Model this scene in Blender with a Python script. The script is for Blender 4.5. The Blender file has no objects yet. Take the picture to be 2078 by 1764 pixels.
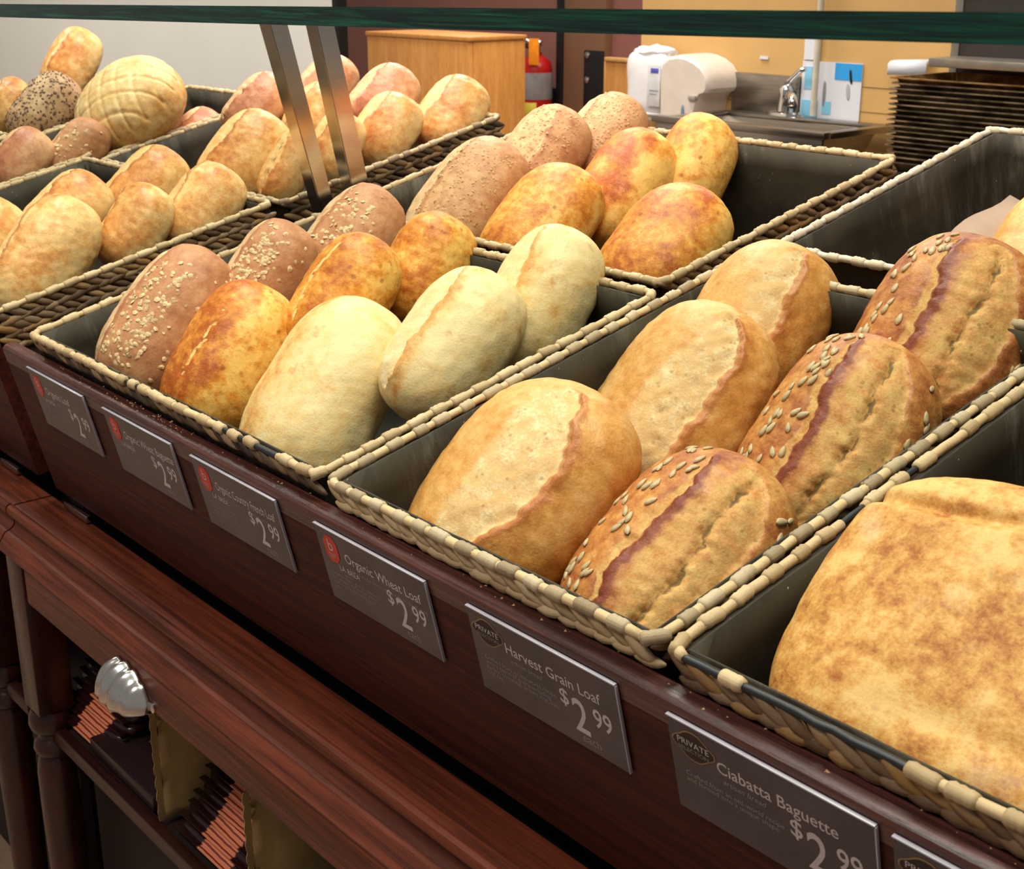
import bpy, bmesh, math, random
import numpy as np
from mathutils import Matrix, Vector

# ------------------------------------------------------------------ camera, world, lights, exposure
scene = bpy.context.scene
C = scene.collection
S_TILT = math.radians(13.28)                     # slope of the display deck
Z0 = 0.95
DM = Matrix.Translation((0, 0, Z0)) @ Matrix.Rotation(S_TILT, 4, 'X')   # display frame -> world

def D(x, b, n):
    return DM @ Vector((x, b, n))

cam_data = bpy.data.cameras.new('camera')
cam = bpy.data.objects.new('camera', cam_data)
C.objects.link(cam)
cr, cd, cf = Vector((.6469, .7626, 0)), Vector((.2466, -.2092, -.9463)), Vector((-.7216, .6121, -.3233))
M = Matrix.Identity(4)
for i in range(3):
    M[i][0], M[i][1], M[i][2] = cr[i], -cd[i], -cf[i]
M[0][3], M[1][3], M[2][3] = 1.4909, -.5498, 1.3402
cam.matrix_world = M
cam_data.sensor_fit = 'HORIZONTAL'
cam_data.sensor_width = 36
cam_data.lens = 2752.5 / 2078 * 36
cam_data.clip_start = .02
cam_data.dof.use_dof = True
cam_data.dof.focus_distance = 1.15
cam_data.dof.aperture_fstop = 24
scene.camera = cam

w = bpy.data.worlds.new('store_surroundings')
scene.world = w
w.use_nodes = True
w.node_tree.nodes['Background'].inputs[0].default_value = (1.0, .93, .84, 1)
w.node_tree.nodes['Background'].inputs[1].default_value = .24

def area(name, loc, size, power, col=(1, .93, .82), rot=(0, 0, 0)):
    l = bpy.data.lights.new(name, 'AREA')
    l.shape = 'RECTANGLE'; l.size, l.size_y = size
    l.energy = power; l.color = col
    o = bpy.data.objects.new(name, l)
    C.objects.link(o)
    o.location = loc; o.rotation_euler = rot
    return o
# ceiling troffers above the bread counter and in the aisle / prep area behind
area('ceiling_troffer', (1.0, .2, 3.0), (1.2, .6), 50)
area('ceiling_troffer', (-.6, .5, 3.0), (1.2, .6), 50)
area('ceiling_troffer', (.3, -1.3, 3.0), (1.2, .6), 34)
area('ceiling_troffer', (-1.6, 2.0, 3.0), (1.2, .6), 58)
area('ceiling_troffer', (-1.2, 3.6, 3.0), (1.2, .6), 40)  # added out of view to put a sheen on the front ledge
area('ceiling_troffer', (-3.4, 3.4, 3.0), (1.2, .6), 40)
area('ceiling_troffer', (-2.6, 0.2, 3.0), (1.2, .6), 62)

vs = scene.view_settings
vs.view_transform = 'Standard'
try:
    vs.look = 'None'
except Exception:
    pass
vs.gamma = 1
vs.use_curve_mapping = False
vs.exposure = 0.05

# ------------------------------------------------------------------ helpers
def lin(r, g, b):
    f = lambda c: (c / 255 / 12.92) if c / 255 <= .04045 else ((c / 255 + .055) / 1.055) ** 2.4
    return (f(r), f(g), f(b), 1)

def new_obj(name, me, mat=None, parent=None, mw=None):
    o = bpy.data.objects.new(name, me)
    C.objects.link(o)
    if mat is not None and me is not None and not me.materials:
        me.materials.append(mat)
    if parent is not None:
        o.parent = parent
    if mw is not None:
        if parent is None:
            o.matrix_world = mw
        else:
            o.matrix_local = mw
    return o

def tag(o, label=None, cat=None, group=None, kind=None):
    if label: o['label'] = label
    if cat: o['category'] = cat
    if group: o['group'] = group
    if kind: o['kind'] = kind
    return o

def thing(name, label, cat, mw=None, group=None):
    o = bpy.data.objects.new(name, None)
    C.objects.link(o)
    o.empty_display_size = .02
    if mw is not None: o.matrix_world = mw
    return tag(o, label, cat, group)

def mesh_py(name, v, f, smooth=False):
    me = bpy.data.meshes.new(name)
    me.from_pydata([tuple(map(float, p)) for p in v], [], [tuple(map(int, q)) for q in f])
    me.update()
    if smooth:
        me.polygons.foreach_set('use_smooth', [True] * len(me.polygons))
    return me

def fix_normals(me):
    bm = bmesh.new(); bm.from_mesh(me)
    bmesh.ops.recalc_face_normals(bm, faces=bm.faces)
    bm.to_mesh(me); bm.free()
    return me

def box_me(name, x0, x1, y0, y1, z0, z1, bevel=0, seg=2):
    bm = bmesh.new()
    bmesh.ops.create_cube(bm, size=1)
    for v in bm.verts:
        v.co = Vector(((x0 + x1) / 2 + v.co.x * (x1 - x0), (y0 + y1) / 2 + v.co.y * (y1 - y0), (z0 + z1) / 2 + v.co.z * (z1 - z0)))
    if bevel:
        bmesh.ops.bevel(bm, geom=bm.edges[:], offset=bevel, segments=seg, affect='EDGES', profile=.5)
    me = bpy.data.meshes.new(name); bm.to_mesh(me); bm.free()
    if bevel:
        me.polygons.foreach_set('use_smooth', [True] * len(me.polygons))
        try: me.set_sharp_from_angle(angle=.6)
        except Exception: pass
    return me

def extrude_profile(name, prof, x0, x1, smooth=False):
    """closed (y, z) profile swept along x, capped"""
    n = len(prof)
    v = [(x0, p[0], p[1]) for p in prof] + [(x1, p[0], p[1]) for p in prof]
    f = [(i, (i + 1) % n, n + (i + 1) % n, n + i) for i in range(n)]
    f += [tuple(range(n - 1, -1, -1)), tuple(range(n, 2 * n))]
    me = fix_normals(mesh_py(name, v, f))
    if smooth:
        me.polygons.foreach_set('use_smooth', [True] * len(me.polygons))
        try: me.set_sharp_from_angle(angle=.5)
        except Exception: pass
    return me

def lathe_me(name, prof, seg=28, cap=True):
    """(r, z) profile spun about z"""
    v, f = [], []
    for r, z in prof:
        for k in range(seg):
            a = 2 * math.pi * k / seg
            v.append((r * math.cos(a), r * math.sin(a), z))
    for i in range(len(prof) - 1):
        for k in range(seg):
            k2 = (k + 1) % seg
            f.append((i * seg + k, i * seg + k2, (i + 1) * seg + k2, (i + 1) * seg + k))
    if cap:
        f.append(tuple(range(seg - 1, -1, -1)))
        f.append(tuple((len(prof) - 1) * seg + k for k in range(seg)))
    me = mesh_py(name, v, f, True)
    try: me.set_sharp_from_angle(angle=.7)
    except Exception: pass
    return me

def tube_me(name, pts, rad, seg=8, closed=False, squash=None):
    """tube along a polyline; rad may be a list"""
    P = np.array(pts, float); n = len(P)
    R = np.full(n, rad) if np.isscalar(rad) else np.array(rad, float)
    T = np.zeros_like(P)
    for i in range(n):
        a = P[(i - 1) % n] if (closed or i > 0) else P[i]
        b = P[(i + 1) % n] if (closed or i < n - 1) else P[i]
        T[i] = (b - a) / (np.linalg.norm(b - a) + 1e-12)
    ref = np.array((0, 0, 1.0))
    if abs(T[0] @ ref) > .9: ref = np.array((1.0, 0, 0))
    v, f = [], []
    u = ref - T[0] * (ref @ T[0]); u /= np.linalg.norm(u)
    for i in range(n):
        u = u - T[i] * (u @ T[i]); u /= np.linalg.norm(u)
        w_ = np.cross(T[i], u)
        for k in range(seg):
            a = 2 * math.pi * k / seg
            v.append(P[i] + R[i] * (math.cos(a) * u + math.sin(a) * w_))
    m = n if closed else n - 1
    for i in range(m):
        j = (i + 1) % n
        for k in range(seg):
            k2 = (k + 1) % seg
            f.append((i * seg + k, i * seg + k2, j * seg + k2, j * seg + k))
    if not closed:
        f.append(tuple(range(seg - 1, -1, -1))); f.append(tuple((n - 1) * seg + k for k in range(seg)))
    return mesh_py(name, v, f, True)

def frame_mat(xax, yax, zax, pos):
    m = Matrix.Identity(4)
    for i in range(3):
        m[i][0], m[i][1], m[i][2], m[i][3] = xax[i], yax[i], zax[i], pos[i]
    return m

# ------------------------------------------------------------------ node materials
class NT:
    def __init__(self, name):
        self.m = bpy.data.materials.new(name); self.m.use_nodes = True
        self.t = self.m.node_tree; self.n = self.t.nodes
        self.b = self.n['Principled BSDF']
        self.b.inputs['Specular IOR Level'].default_value = .4
    def node(self, typ, **kw):
        nd = self.n.new(typ)
        for k, v in kw.items(): setattr(nd, k, v)
        return nd
    def link(self, a, b): self.t.links.new(a, b)
    def put(self, sock, val):
        if hasattr(val, 'is_linked') or isinstance(val, bpy.types.NodeSocket): self.link(val, sock)
        else: sock.default_value = val
    def coord(self, scale=(1, 1, 1), rnd=True, kind='Object'):
        tc = self.node('ShaderNodeTexCoord'); out = tc.outputs[kind]
        if rnd:
            oi = self.node('ShaderNodeObjectInfo'); mu = self.node('ShaderNodeMath', operation='MULTIPLY'); mu.inputs[1].default_value = 37.0
            self.link(oi.outputs['Random'], mu.inputs[0])
            ad = self.node('ShaderNodeVectorMath', operation='ADD'); self.link(out, ad.inputs[0]); self.link(mu.outputs[0], ad.inputs[1]); out = ad.outputs[0]
        mp = self.node('ShaderNodeMapping'); mp.inputs['Scale'].default_value = scale; self.link(out, mp.inputs[0])
        return mp.outputs[0]
    def noise(self, vec, scale, detail=4, rough=.55, dist=0):
        nd = self.node('ShaderNodeTexNoise'); nd.inputs['Scale'].default_value = scale; nd.inputs['Detail'].default_value = detail
        nd.inputs['Roughness'].default_value = rough; nd.inputs['Distortion'].default_value = dist
        self.link(vec, nd.inputs['Vector']); return nd.outputs['Fac']
    def voro(self, vec, scale, feature='F1', out='Distance', rand=1):
        nd = self.node('ShaderNodeTexVoronoi'); nd.feature = feature; nd.inputs['Scale'].default_value = scale
        nd.inputs['Randomness'].default_value = rand
        self.link(vec, nd.inputs['Vector']); return nd.outputs[out]
    def math(self, op, a, b=0.0, clamp=False):
        nd = self.node('ShaderNodeMath', operation=op); nd.use_clamp = clamp
        self.put(nd.inputs[0], a); self.put(nd.inputs[1], b); return nd.outputs[0]
    def ss(self, x, lo, hi, a=0.0, b=1.0):
        nd = self.node('ShaderNodeMapRange'); nd.interpolation_type = 'SMOOTHSTEP'
        self.put(nd.inputs[0], x); nd.inputs[1].default_value = lo; nd.inputs[2].default_value = hi
        nd.inputs[3].default_value = a; nd.inputs[4].default_value = b; return nd.outputs[0]
    def mix(self, f, a, b, mode='MIX'):
        nd = self.node('ShaderNodeMix', data_type='RGBA'); nd.blend_type = mode
        self.put(nd.inputs[0], f); self.put(nd.inputs[6], a); self.put(nd.inputs[7], b); return nd.outputs[2]
    def attr(self, name):
        nd = self.node('ShaderNodeAttribute'); nd.attribute_name = name; return nd.outputs['Fac']
    def rand(self):
        return self.node('ShaderNodeObjectInfo').outputs['Random']
    def ramp(self, f, stops):
        nd = self.node('ShaderNodeValToRGB'); e = nd.color_ramp.elements
        e[0].position, e[0].color = stops[0]; e[1].position, e[1].color = stops[-1]
        for p, c in stops[1:-1]:
            k = e.new(p); k.color = c
        self.put(nd.inputs[0], f); return nd.outputs[0]
    def bump(self, h, strength=.3, dist=.002, prev=None):
        nd = self.node('ShaderNodeBump'); nd.inputs['Strength'].default_value = strength; nd.inputs['Distance'].default_value = dist
        self.link(h, nd.inputs['Height'])
        if prev is not None: self.link(prev, nd.inputs['Normal'])
        return nd.outputs[0]
    def done(self, col=None, rough=None, normal=None, metal=None):
        if col is not None: self.put(self.b.inputs['Base Color'], col)
        if rough is not None: self.put(self.b.inputs['Roughness'], rough)
        if metal is not None: self.b.inputs['Metallic'].default_value = metal
        if normal is not None: self.link(normal, self.b.inputs['Normal'])
        return self.m

def flat(name, rgb, rough=.6, metal=0, var=.06, scale=30):
    t = NT(name); v = t.coord()
    n = t.noise(v, scale, 4)
    c = lin(*rgb)
    d = tuple(x * (1 - 3 * var) for x in c[:3]) + (1,)
    return t.done(t.mix(t.ss(n, .3, .7), d, c), rough, t.bump(t.noise(v, scale * 8, 2), .08, .001), metal)

def wood_mat(name, dark, light, rough=.3, gs=(1.2, 30, 30), spec=.4):
    t = NT(name); v = t.coord(gs, rnd=False)
    n1 = t.noise(v, 4, 6, .6, .6); n2 = t.noise(v, 30, 3, .6)
    c = t.mix(t.ss(n1, .3, .72), lin(*dark), lin(*light))
    c = t.mix(t.math('MULTIPLY', t.ss(n2, .52, .75), .45), c, lin(dark[0] * .45, dark[1] * .45, dark[2] * .45))
    # small knocks and scratches showing the pale wood
    v2 = t.coord((2, 40, 40), rnd=False)
    sc = t.ss(t.noise(v2, 9, 3, .6), .74, .80)
    c = t.mix(t.math('MULTIPLY', sc, .5), c, lin(176, 122, 88))
    r = t.math('ADD', t.math('MULTIPLY', n2, .25), rough - .1)
    t.b.inputs['Specular IOR Level'].default_value = spec
    return t.done(c, r, t.bump(n2, .22, .0008))

WOOD = wood_mat('mahogany_stained_oak', (34, 13, 9), (66, 27, 17), .38)
WOOD_B = wood_mat('mahogany_board', (46, 16, 11), (76, 29, 19), .5, spec=.2)
WOOD_RED = wood_mat('red_mahogany', (68, 26, 14), (116, 54, 32), .45, spec=.3)
WOOD_LEDGE = wood_mat('worn_mahogany_ledge', (44, 18, 14), (96, 54, 46), .26, (1.2, 60, 60), .6)
WOOD_DARK = wood_mat('dark_turned_wood', (40, 15, 11), (62, 25, 18), .25, (6, 6, 2))
INSIDE = flat('dark_cabinet_interior', (34, 16, 12), .7)
BLACKM = flat('black_gap_shade', (9, 8, 8), .8)  # near-black colour stands in for the shade inside the counter slot
STEEL = None
t = NT('polished_steel'); v = t.coord((1, 1, 60), rnd=False)
STEEL = t.done(t.mix(t.noise(v, 20, 3), lin(176, 168, 160), lin(206, 200, 194)), .16, t.bump(t.noise(v, 60, 2), .03, .0005), 1)
t = NT('chrome'); CHROME = t.done(lin(222, 222, 222), .09, None, 1)
t = NT('brushed_pull'); v = t.coord(); PULLM = t.done(t.mix(t.noise(v, 120, 3), lin(190, 188, 184), lin(226, 224, 220)), .22, None, 1)

# ------------------------------------------------------------------ room shell
def st(o):
    o['kind'] = 'structure'; return o

t = NT('speckled_floor_tile'); v = t.coord((1, 1, 1), rnd=False)
FLOOR = t.done(t.mix(t.noise(v, 60, 5), lin(120, 98, 82), lin(158, 134, 114)), .35)
st(new_obj('floor', box_me('floor', -8, 5, -3.5, 7, -.1, 0), FLOOR))
WHITEW = flat('white_panel', (216, 212, 206), .55, var=.01, scale=6)
MAUVE = flat('mauve_paint', (140, 92, 84), .6, var=.03, scale=6)
TAN = flat('tan_wall_board', (205, 164, 104), .5, var=.03, scale=5)
BROWN_DOOR = flat('brown_door_paint', (122, 86, 64), .5, var=.03, scale=6)
BLACKP = flat('black_plastic', (24, 22, 24), .4)
st(new_obj('wall_back', box_me('wall_back', -1.6, 1.6, 2.6, 2.72, 0, 2.0), TAN))
st(new_obj('wall_far', box_me('wall_far', -8, -1.6, 4.2, 4.3, 0, 2.8), MAUVE))
st(new_obj('wall_side', box_me('wall_side', -1.6, -1.5, 2.72, 4.2, 0, 2.0), TAN))
wl = st(new_obj('wall_left', box_me('wall_left', -5.2, -1.345, 1.3, 1.32, 0, 2.6), WHITEW))
new_obj('end_cap', box_me('end_cap', -1.345, -1.318, 1.297, 1.323, 0, 2.6, .002), BLACKP, wl)
# joint lines of the tan board wall
for i, z in enumerate((1.045, .98)):
    tag(new_obj('wall_joint', box_me('wall_joint', -1.6, 1.6, 2.5985, 2.6002, z, z + .0015), flat('joint', (150, 112, 68), .6), bpy.data.objects['wall_back']))
# door in the far wall, with its black jamb and push plate
dr = st(new_obj('door_1', box_me('door_1', -3.655, -3.365, 4.15, 4.21, 0, 2.1, .002), BROWN_DOOR))
new_obj('door_jamb', box_me('door_jamb', -3.70, -3.655, 4.14, 4.215, 0, 2.15, .002), BLACKP, dr)
pl = new_obj('hinge_plate', box_me('hinge_plate', -3.50, -3.365, 4.142, 4.152, .60, .977, .002), BLACKP, dr)
for z in (.955, .838):
    b_ = new_obj('bolt', lathe_me('bolt', [(.0, 0), (.016, 0), (.016, .004), (.010, .009), (0, .01)], 12, False), STEEL, pl)
    b_.matrix_local = Matrix.Translation((-3.476, 4.142, z)) @ Matrix.Rotation(math.pi / 2, 4, 'X')

HONEY = wood_mat('honey_laminate', (186, 126, 62), (206, 148, 80), .4, (12, 12, 1.2))
# partition cabinet behind the bread counter
pc = thing('partition_cabinet', 'honey wood partition cabinet standing behind the bread baskets, beside the fire extinguisher', 'cabinet', Matrix.Translation((-2.47, 2.5, 0)))
def inv(o): return o.matrix_world.inverted()
bpy.context.view_layer.update()
def kid(name, me, mat, parent):
    """mesh given in world coordinates, parented to a thing"""
    o = bpy.data.objects.new(name, me); C.objects.link(o)
    if mat is not None and not me.materials: me.materials.append(mat)
    me.transform(parent.matrix_world.inverted())
    o.parent = parent
    return o
kid('front_panel', box_me('front_panel', -2.765, -2.176, 2.369, 2.39, .02, 1.118, .002), HONEY, pc)
kid('side_panel', box_me('side_panel', -2.197, -2.175, 2.391, 2.62, .02, 1.118, .002), HONEY, pc)
kid('top_panel', box_me('top_panel', -2.77, -2.17, 2.364, 2.625, 1.119, 1.134, .003), HONEY, pc)
kid('base', box_me('base', -2.75, -2.19, 2.4, 2.65, 0, .02), INSIDE, pc)
lp = thing('low_screen', 'small honey wood screen panel with a raised rim in front of the brown door', 'panel', Matrix.Translation((-2.99, 3.9, 0)))
bpy.context.view_layer.update()
kid('panel', box_me('panel', -3.085, -2.90, 3.895, 3.91, 0, .955, .001), HONEY, lp)
kid('top_rail', box_me('top_rail', -3.094, -2.892, 3.886, 3.918, .955, .972, .003), flat('rail_tan', (214, 166, 104), .5), lp)
for x in (-3.094, -2.902):
    kid('side_rail', box_me('side_rail', x, x + .01, 3.886, 3.918, 0, .955, .002), flat('rail_tan', (196, 146, 84), .5), lp)

# fire extinguisher on the far wall
REDP = flat('red_enamel', (168, 22, 20), .3, var=.04)
fe = thing('fire_extinguisher', 'red fire extinguisher with grey label band and orange tag hung on the mauve wall', 'fire extinguisher', Matrix.Translation((-3.835, 4.06, .42)))
bpy.context.view_layer.update()
def at(me, m): me.transform(m); return me
FE = Matrix.Translation((-3.76, 4.06, 0))
kid('wall_bracket', box_me('wall_bracket', -3.79, -3.73, 4.14, 4.2, .7, .78, .003), BLACKP, fe)
kid('cylinder', at(lathe_me('cylinder', [(.0, .42), (.075, .42), (.082, .44), (.082, .84), (.082, .88), (.074, .915), (.05, .937), (.03, .945), (.03, .96), (0, .96)], 28, False), FE), REDP, fe)
kid('label_band', at(lathe_me('label_band', [(.0832, .735), (.0838, .737), (.0838, .862), (.0832, .864)], 28, False), FE), flat('grey_band', (128, 124, 126), .4), fe)
kid('valve', at(lathe_me('valve', [(0, .955), (.022, .955), (.022, .985), (.03, .99), (.03, 1.0), (0, 1.01)], 16, False), FE), CHROME, fe)
kid('handle', at(tube_me('handle', [(-.06, -.05, 1.03), (-.03, -.02, 1.012), (.0, 0, 1.0), (.03, .01, 1.012)], .009, 8), FE), CHROME, fe)
kid('hose', at(tube_me('hose', [(-.02, -.01, .985), (-.07, -.02, .99), (-.10, -.03, .94), (-.105, -.03, .86), (-.1, -.03, .74), (-.085, -.03, .66)], .013, 10), FE), BLACKP, fe)
kid('inspection_tag', at(box_me('inspection_tag', .02, .078, -.10, -.0985, .905, 1.03, .0004), FE @ Matrix.Rotation(.3, 4, 'Z')), flat('orange_card', (246, 146, 22), .6), fe)
ys = kid('hazard_sticker', at(lathe_me('hazard_sticker', [(.0828, .655), (.0834, .656), (.0834, .72), (.0828, .721)], 28, False), FE), flat('yellow_print', (196, 178, 60), .5), fe)
bm = bmesh.new(); bm.from_mesh(ys.data)
lx = [f for f in bm.faces if not (f.calc_center_median().x > .02 and f.calc_center_median().y < -.045)]
bmesh.ops.delete(bm, geom=lx, context='FACES'); bm.to_mesh(ys.data); bm.free()

# hand towel pack and soap dispenser on the tan wall
PLASTIC_W = flat('white_film', (226, 226, 230), .3, var=.02)
def blob(name, L, seg=24, rings=14, amp=.06, seed=0, p=3.2):
    """rounded soft box with lumps, half sizes L"""
    rs = np.random.RandomState(seed); k = rs.normal(0, 1, (9, 3)) * 2.4; ph = rs.uniform(0, 6.3, 9)
    v, f = [], []
    for i in range(rings + 1):
        a = math.pi * i / rings - math.pi / 2
        for j in range(seg):
            b = 2 * math.pi * j / seg
            d = np.array((math.cos(a) * math.cos(b), math.cos(a) * math.sin(b), math.sin(a)))
            s = 1 / (np.sum(np.abs(d) ** p) ** (1 / p))
            n = np.sin(k @ (d * 1.6) + ph).mean() * amp * 3
            v.append(d * s * (1 + n) * np.array(L))
    for i in range(rings):
        for j in range(seg):
            j2 = (j + 1) % seg
            f.append((i * seg + j, i * seg + j2, (i + 1) * seg + j2, (i + 1) * seg + j))
    return mesh_py(name, v, f, True)
tp = thing('paper_towel_pack', 'white plastic film pack of paper towels hung on the tan wall', 'towel pack', Matrix.Translation((-1.475, 2.53, .92)))
bpy.context.view_layer.update()
kid('pack', at(blob('pack', (.082, .05, .095), 40, 30, .035, 3, 5), Matrix.Translation((-1.475, 2.535, 1.017))), PLASTIC_W, tp)
kid('crumpled_top', at(blob('crumpled_top', (.066, .04, .026), 30, 16, .16, 8, 2.4), Matrix.Translation((-1.47, 2.535, 1.105))), PLASTIC_W, tp)
kid('crumpled_base', at(blob('crumpled_base', (.078, .045, .02), 30, 16, .16, 9, 2.4), Matrix.Translation((-1.47, 2.535, .925))), PLASTIC_W, tp)
kid('blue_print', box_me('blue_print', -1.437, -1.405, 2.4775, 2.4795, 1.052, 1.066, .0003), flat('blue_ink', (84, 88, 180), .5), tp)
for z, x1 in ((1.0, -1.404), (.99, -1.41)):
    kid('grey_print', box_me('grey_print', -1.44, x1, 2.4775, 2.4795, z, z + .003, .0003), flat('grey_ink', (150, 150, 156), .5), tp)
kid('label_sheet', box_me('label_sheet', -1.45, -1.398, 2.4785, 2.4805, .955, 1.075, .0005), flat('label_grey', (214, 214, 218), .4), tp)
SOAPW = flat('ivory_plastic', (214, 202, 192), .35, var=.02)
sd = thing('soap_dispenser', 'ivory plastic soap dispenser with an overhanging nose beside the towel pack', 'soap dispenser', Matrix.Translation((-1.30, 2.55, .90)))
bpy.context.view_layer.update()
prof = [(-1.385, .89), (-1.33, .885), (-1.262, .89), (-1.248, .92), (-1.240, .96), (-1.232, .99), (-1.218, 1.004), (-1.202, 1.008), (-1.193, 1.02), (-1.193, 1.04), (-1.20, 1.06), (-1.22, 1.082), (-1.25, 1.098), (-1.285, 1.108), (-1.32, 1.111), (-1.36, 1.104), (-1.385, 1.085), (-1.392, 1.05)]
mx_ = sum(p[0] for p in prof) / len(prof); mz_ = sum(p[1] for p in prof) / len(prof)
v_, f_ = [], []; n_ = len(prof)
lay = [(2.598, 1.0), (2.50, 1.0), (2.482, .985), (2.468, .95), (2.461, .88)]
for y, sc in lay:
    v_ += [(mx_ + (x - mx_) * sc, y, mz_ + (z - mz_) * sc) for x, z in prof]
for j in range(len(lay) - 1):
    for i in range(n_): f_.append((j * n_ + i, j * n_ + (i + 1) % n_, (j + 1) * n_ + (i + 1) % n_, (j + 1) * n_ + i))
f_ += [tuple(range(n_)), tuple(range((len(lay) - 1) * n_, len(lay) * n_))]
me = fix_normals(mesh_py('housing', v_, f_)); me.polygons.foreach_set('use_smooth', [True] * len(me.polygons))
try: me.set_sharp_from_angle(angle=.6)
except Exception: pass
kid('housing', me, SOAPW, sd)
kid('level_window', at(blob('level_window', (.006, .003, .026), 14, 10, 0, 1, 2.2), Matrix.Translation((-1.285, 2.459, .945))), flat('grey_blue_window', (120, 140, 168), .2), sd)
kid('push_bar', box_me('push_bar', -1.262, -1.234, 2.452, 2.47, .985, 1.0, .004), flat('bar_grey', (160, 152, 146), .4), sd)

# hand sink with splash back and faucet
SINKM = NT('stainless_sheet'); v = SINKM.coord((1, 1, 30), rnd=False)
SINKM = SINKM.done(SINKM.mix(SINKM.noise(v, 6, 4), lin(120, 114, 106), lin(176, 170, 162)), .28, None, 1)
sk = thing('hand_sink', 'stainless steel hand sink with splash back, mounted on the tan wall', 'sink', Matrix.Translation((-.92, 2.4, .95)))
bpy.context.view_layer.update()
kid('splash_back', box_me('splash_back', -1.21, -.968, 2.585, 2.598, .955, 1.062, .002), SINKM, sk)
for nm, a in (('front_rim', (-1.215, -.62, 2.255, 2.285, .942, .96)), ('back_rim', (-1.205, -.62, 2.53, 2.585, .942, .956)), ('end_rim', (-.655, -.62, 2.285, 2.53, .942, .958)), ('end_rim', (-1.205, -1.17, 2.285, 2.53, .942, .956))):
    kid(nm, box_me(nm, *a, .003), SINKM, sk)
bm = bmesh.new()
q = [(-1.165, 2.29), (-.66, 2.29), (-.66, 2.525), (-1.165, 2.525)]
top_ = [bm.verts.new((x, y, .945)) for x, y in q]; bot_ = [bm.verts.new(((x + .91) * .8 - .91, (y - 2.41) * .8 + 2.41, .82)) for x, y in q]
for i in range(4): bm.faces.new((top_[i], top_[(i + 1) % 4], bot_[(i + 1) % 4], bot_[i]))
bm.faces.new(bot_)
me = bpy.data.meshes.new('basin'); bm.to_mesh(me); bm.free()
o = kid('basin', me, SINKM, sk); md = o.modifiers.new('s', 'SOLIDIFY'); md.thickness = .003
kid('apron', box_me('apron', -1.2, -.63, 2.262, 2.275, .86, .942, .002), SINKM, sk)
kid('bracket', box_me('bracket', -.70, -.66, 2.29, 2.59, .78, .83, .003), flat('dark_bracket', (40, 40, 44), .5), sk)
fa = thing('faucet', 'chrome lever faucet standing on the back rim of the hand sink', 'faucet', Matrix.Translation((-.985, 2.555, .956)))
bpy.context.view_layer.update()
F = Matrix.Translation((-.985, 2.555, .956))
kid('base_plate', at(lathe_me('base_plate', [(0, 0), (.05, 0), (.048, .008), (.03, .014), (0, .016)], 20, False), F @ Matrix.Diagonal((1.3, .55, 1, 1))), CHROME, fa)
kid('body', at(lathe_me('body', [(.024, .012), (.022, .03), (.019, .055), (.02, .07), (.014, .082), (0, .084)], 18, False), F), CHROME, fa)
kid('spout', at(tube_me('spout', [(0, 0, .03), (.03, -.025, .052), (.065, -.06, .062), (.095, -.09, .056), (.105, -.10, .04)], [.014, .013, .0125, .0125, .013], 12), F), CHROME, fa)
kid('lever', at(tube_me('lever', [(0, 0, .078), (.015, .0, .10), (.045, .0, .125), (.06, 0, .13)], [.011, .009, .008, .007], 10), F), CHROME, fa)

# poster of utensils with blue blocks, and paper strips
PAPER = flat('paper_white', (214, 216, 226), .5, var=.01)
ps = thing('wall_poster', 'pale poster with bright blue blocks and a knife picture behind the faucet', 'poster', Matrix.Translation((-.86, 2.597, 1.03)))
bpy.context.view_layer.update()
kid('sheet', box_me('sheet', -.965, -.765, 2.5955, 2.5985, .945, 1.105), PAPER, ps)
BLUE = flat('cyan_blue_print', (46, 156, 228), .5, var=.02); BLUE2 = flat('pale_blue_print', (132, 196, 228), .5, var=.02)
kid('blue_block', box_me('blue_block', -.853, -.766, 2.594, 2.5955, 1.06, 1.104), BLUE, ps)
kid('pale_block', box_me('pale_block', -.96, -.905, 2.594, 2.5955, .955, 1.0), BLUE2, ps)
kid('pale_block', box_me('pale_block', -.89, -.86, 2.594, 2.5955, .965, 1.0), BLUE2, ps)
kid('pale_block', box_me('pale_block', -.955, -.93, 2.594, 2.5955, 1.03, 1.09), BLUE2, ps)
kid('knife_handle', at(blob('knife_handle', (.005, .0012, .02), 10, 8, 0, 2, 2.5), Matrix.Translation((-.80, 2.5945, 1.07)) @ Matrix.Rotation(-.15, 4, 'Y')), BLACKP, ps)
kid('knife_blade', at(blob('knife_blade', (.006, .001, .022), 10, 8, 0, 2, 2.5), Matrix.Translation((-.806, 2.5945, 1.03)) @ Matrix.Rotation(-.1, 4, 'Y')), flat('blade_print', (176, 178, 182), .5), ps)
kid('utensil_print', at(blob('utensil_print', (.005, .001, .035), 10, 8, 0, 2, 2.5), Matrix.Translation((-.885, 2.594, 1.02))), flat('utensil_grey', (142, 138, 140), .5), ps)
tag(new_obj('wall_pipe', at(lathe_me('wall_pipe', [(0, .962), (.009, .962), (.009, 1.8), (0, 1.8)], 16, False), Matrix.Translation((-.895, 2.565, 0))), flat('ivory_pipe', (206, 196, 180), .4)), 'pale vertical pipe running up the wall in front of the poster', 'pipe')
tag(new_obj('wall_notice', box_me('wall_notice', -.962, -.91, 2.594, 2.5985, 1.108, 1.2), PAPER), 'plain white notice on the tan wall just above the poster', 'notice')
tag(new_obj('wall_label', box_me('wall_label', -1.12, -1.09, 2.5955, 2.5985, 1.102, 1.11), PAPER), 'tiny white label strip on the tan wall above the sink', 'label')
ph = thing('paper_holder', 'white paper sheet curling out over the baking tray stack', 'paper', Matrix.Translation((-.6, 2.58, 1.09)))
bpy.context.view_layer.update()
pts = [(-.655, 2.55, 1.085), (-.655, 2.55, 1.113), (-.655, 2.56, 1.119), (-.655, 2.585, 1.121)]
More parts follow.
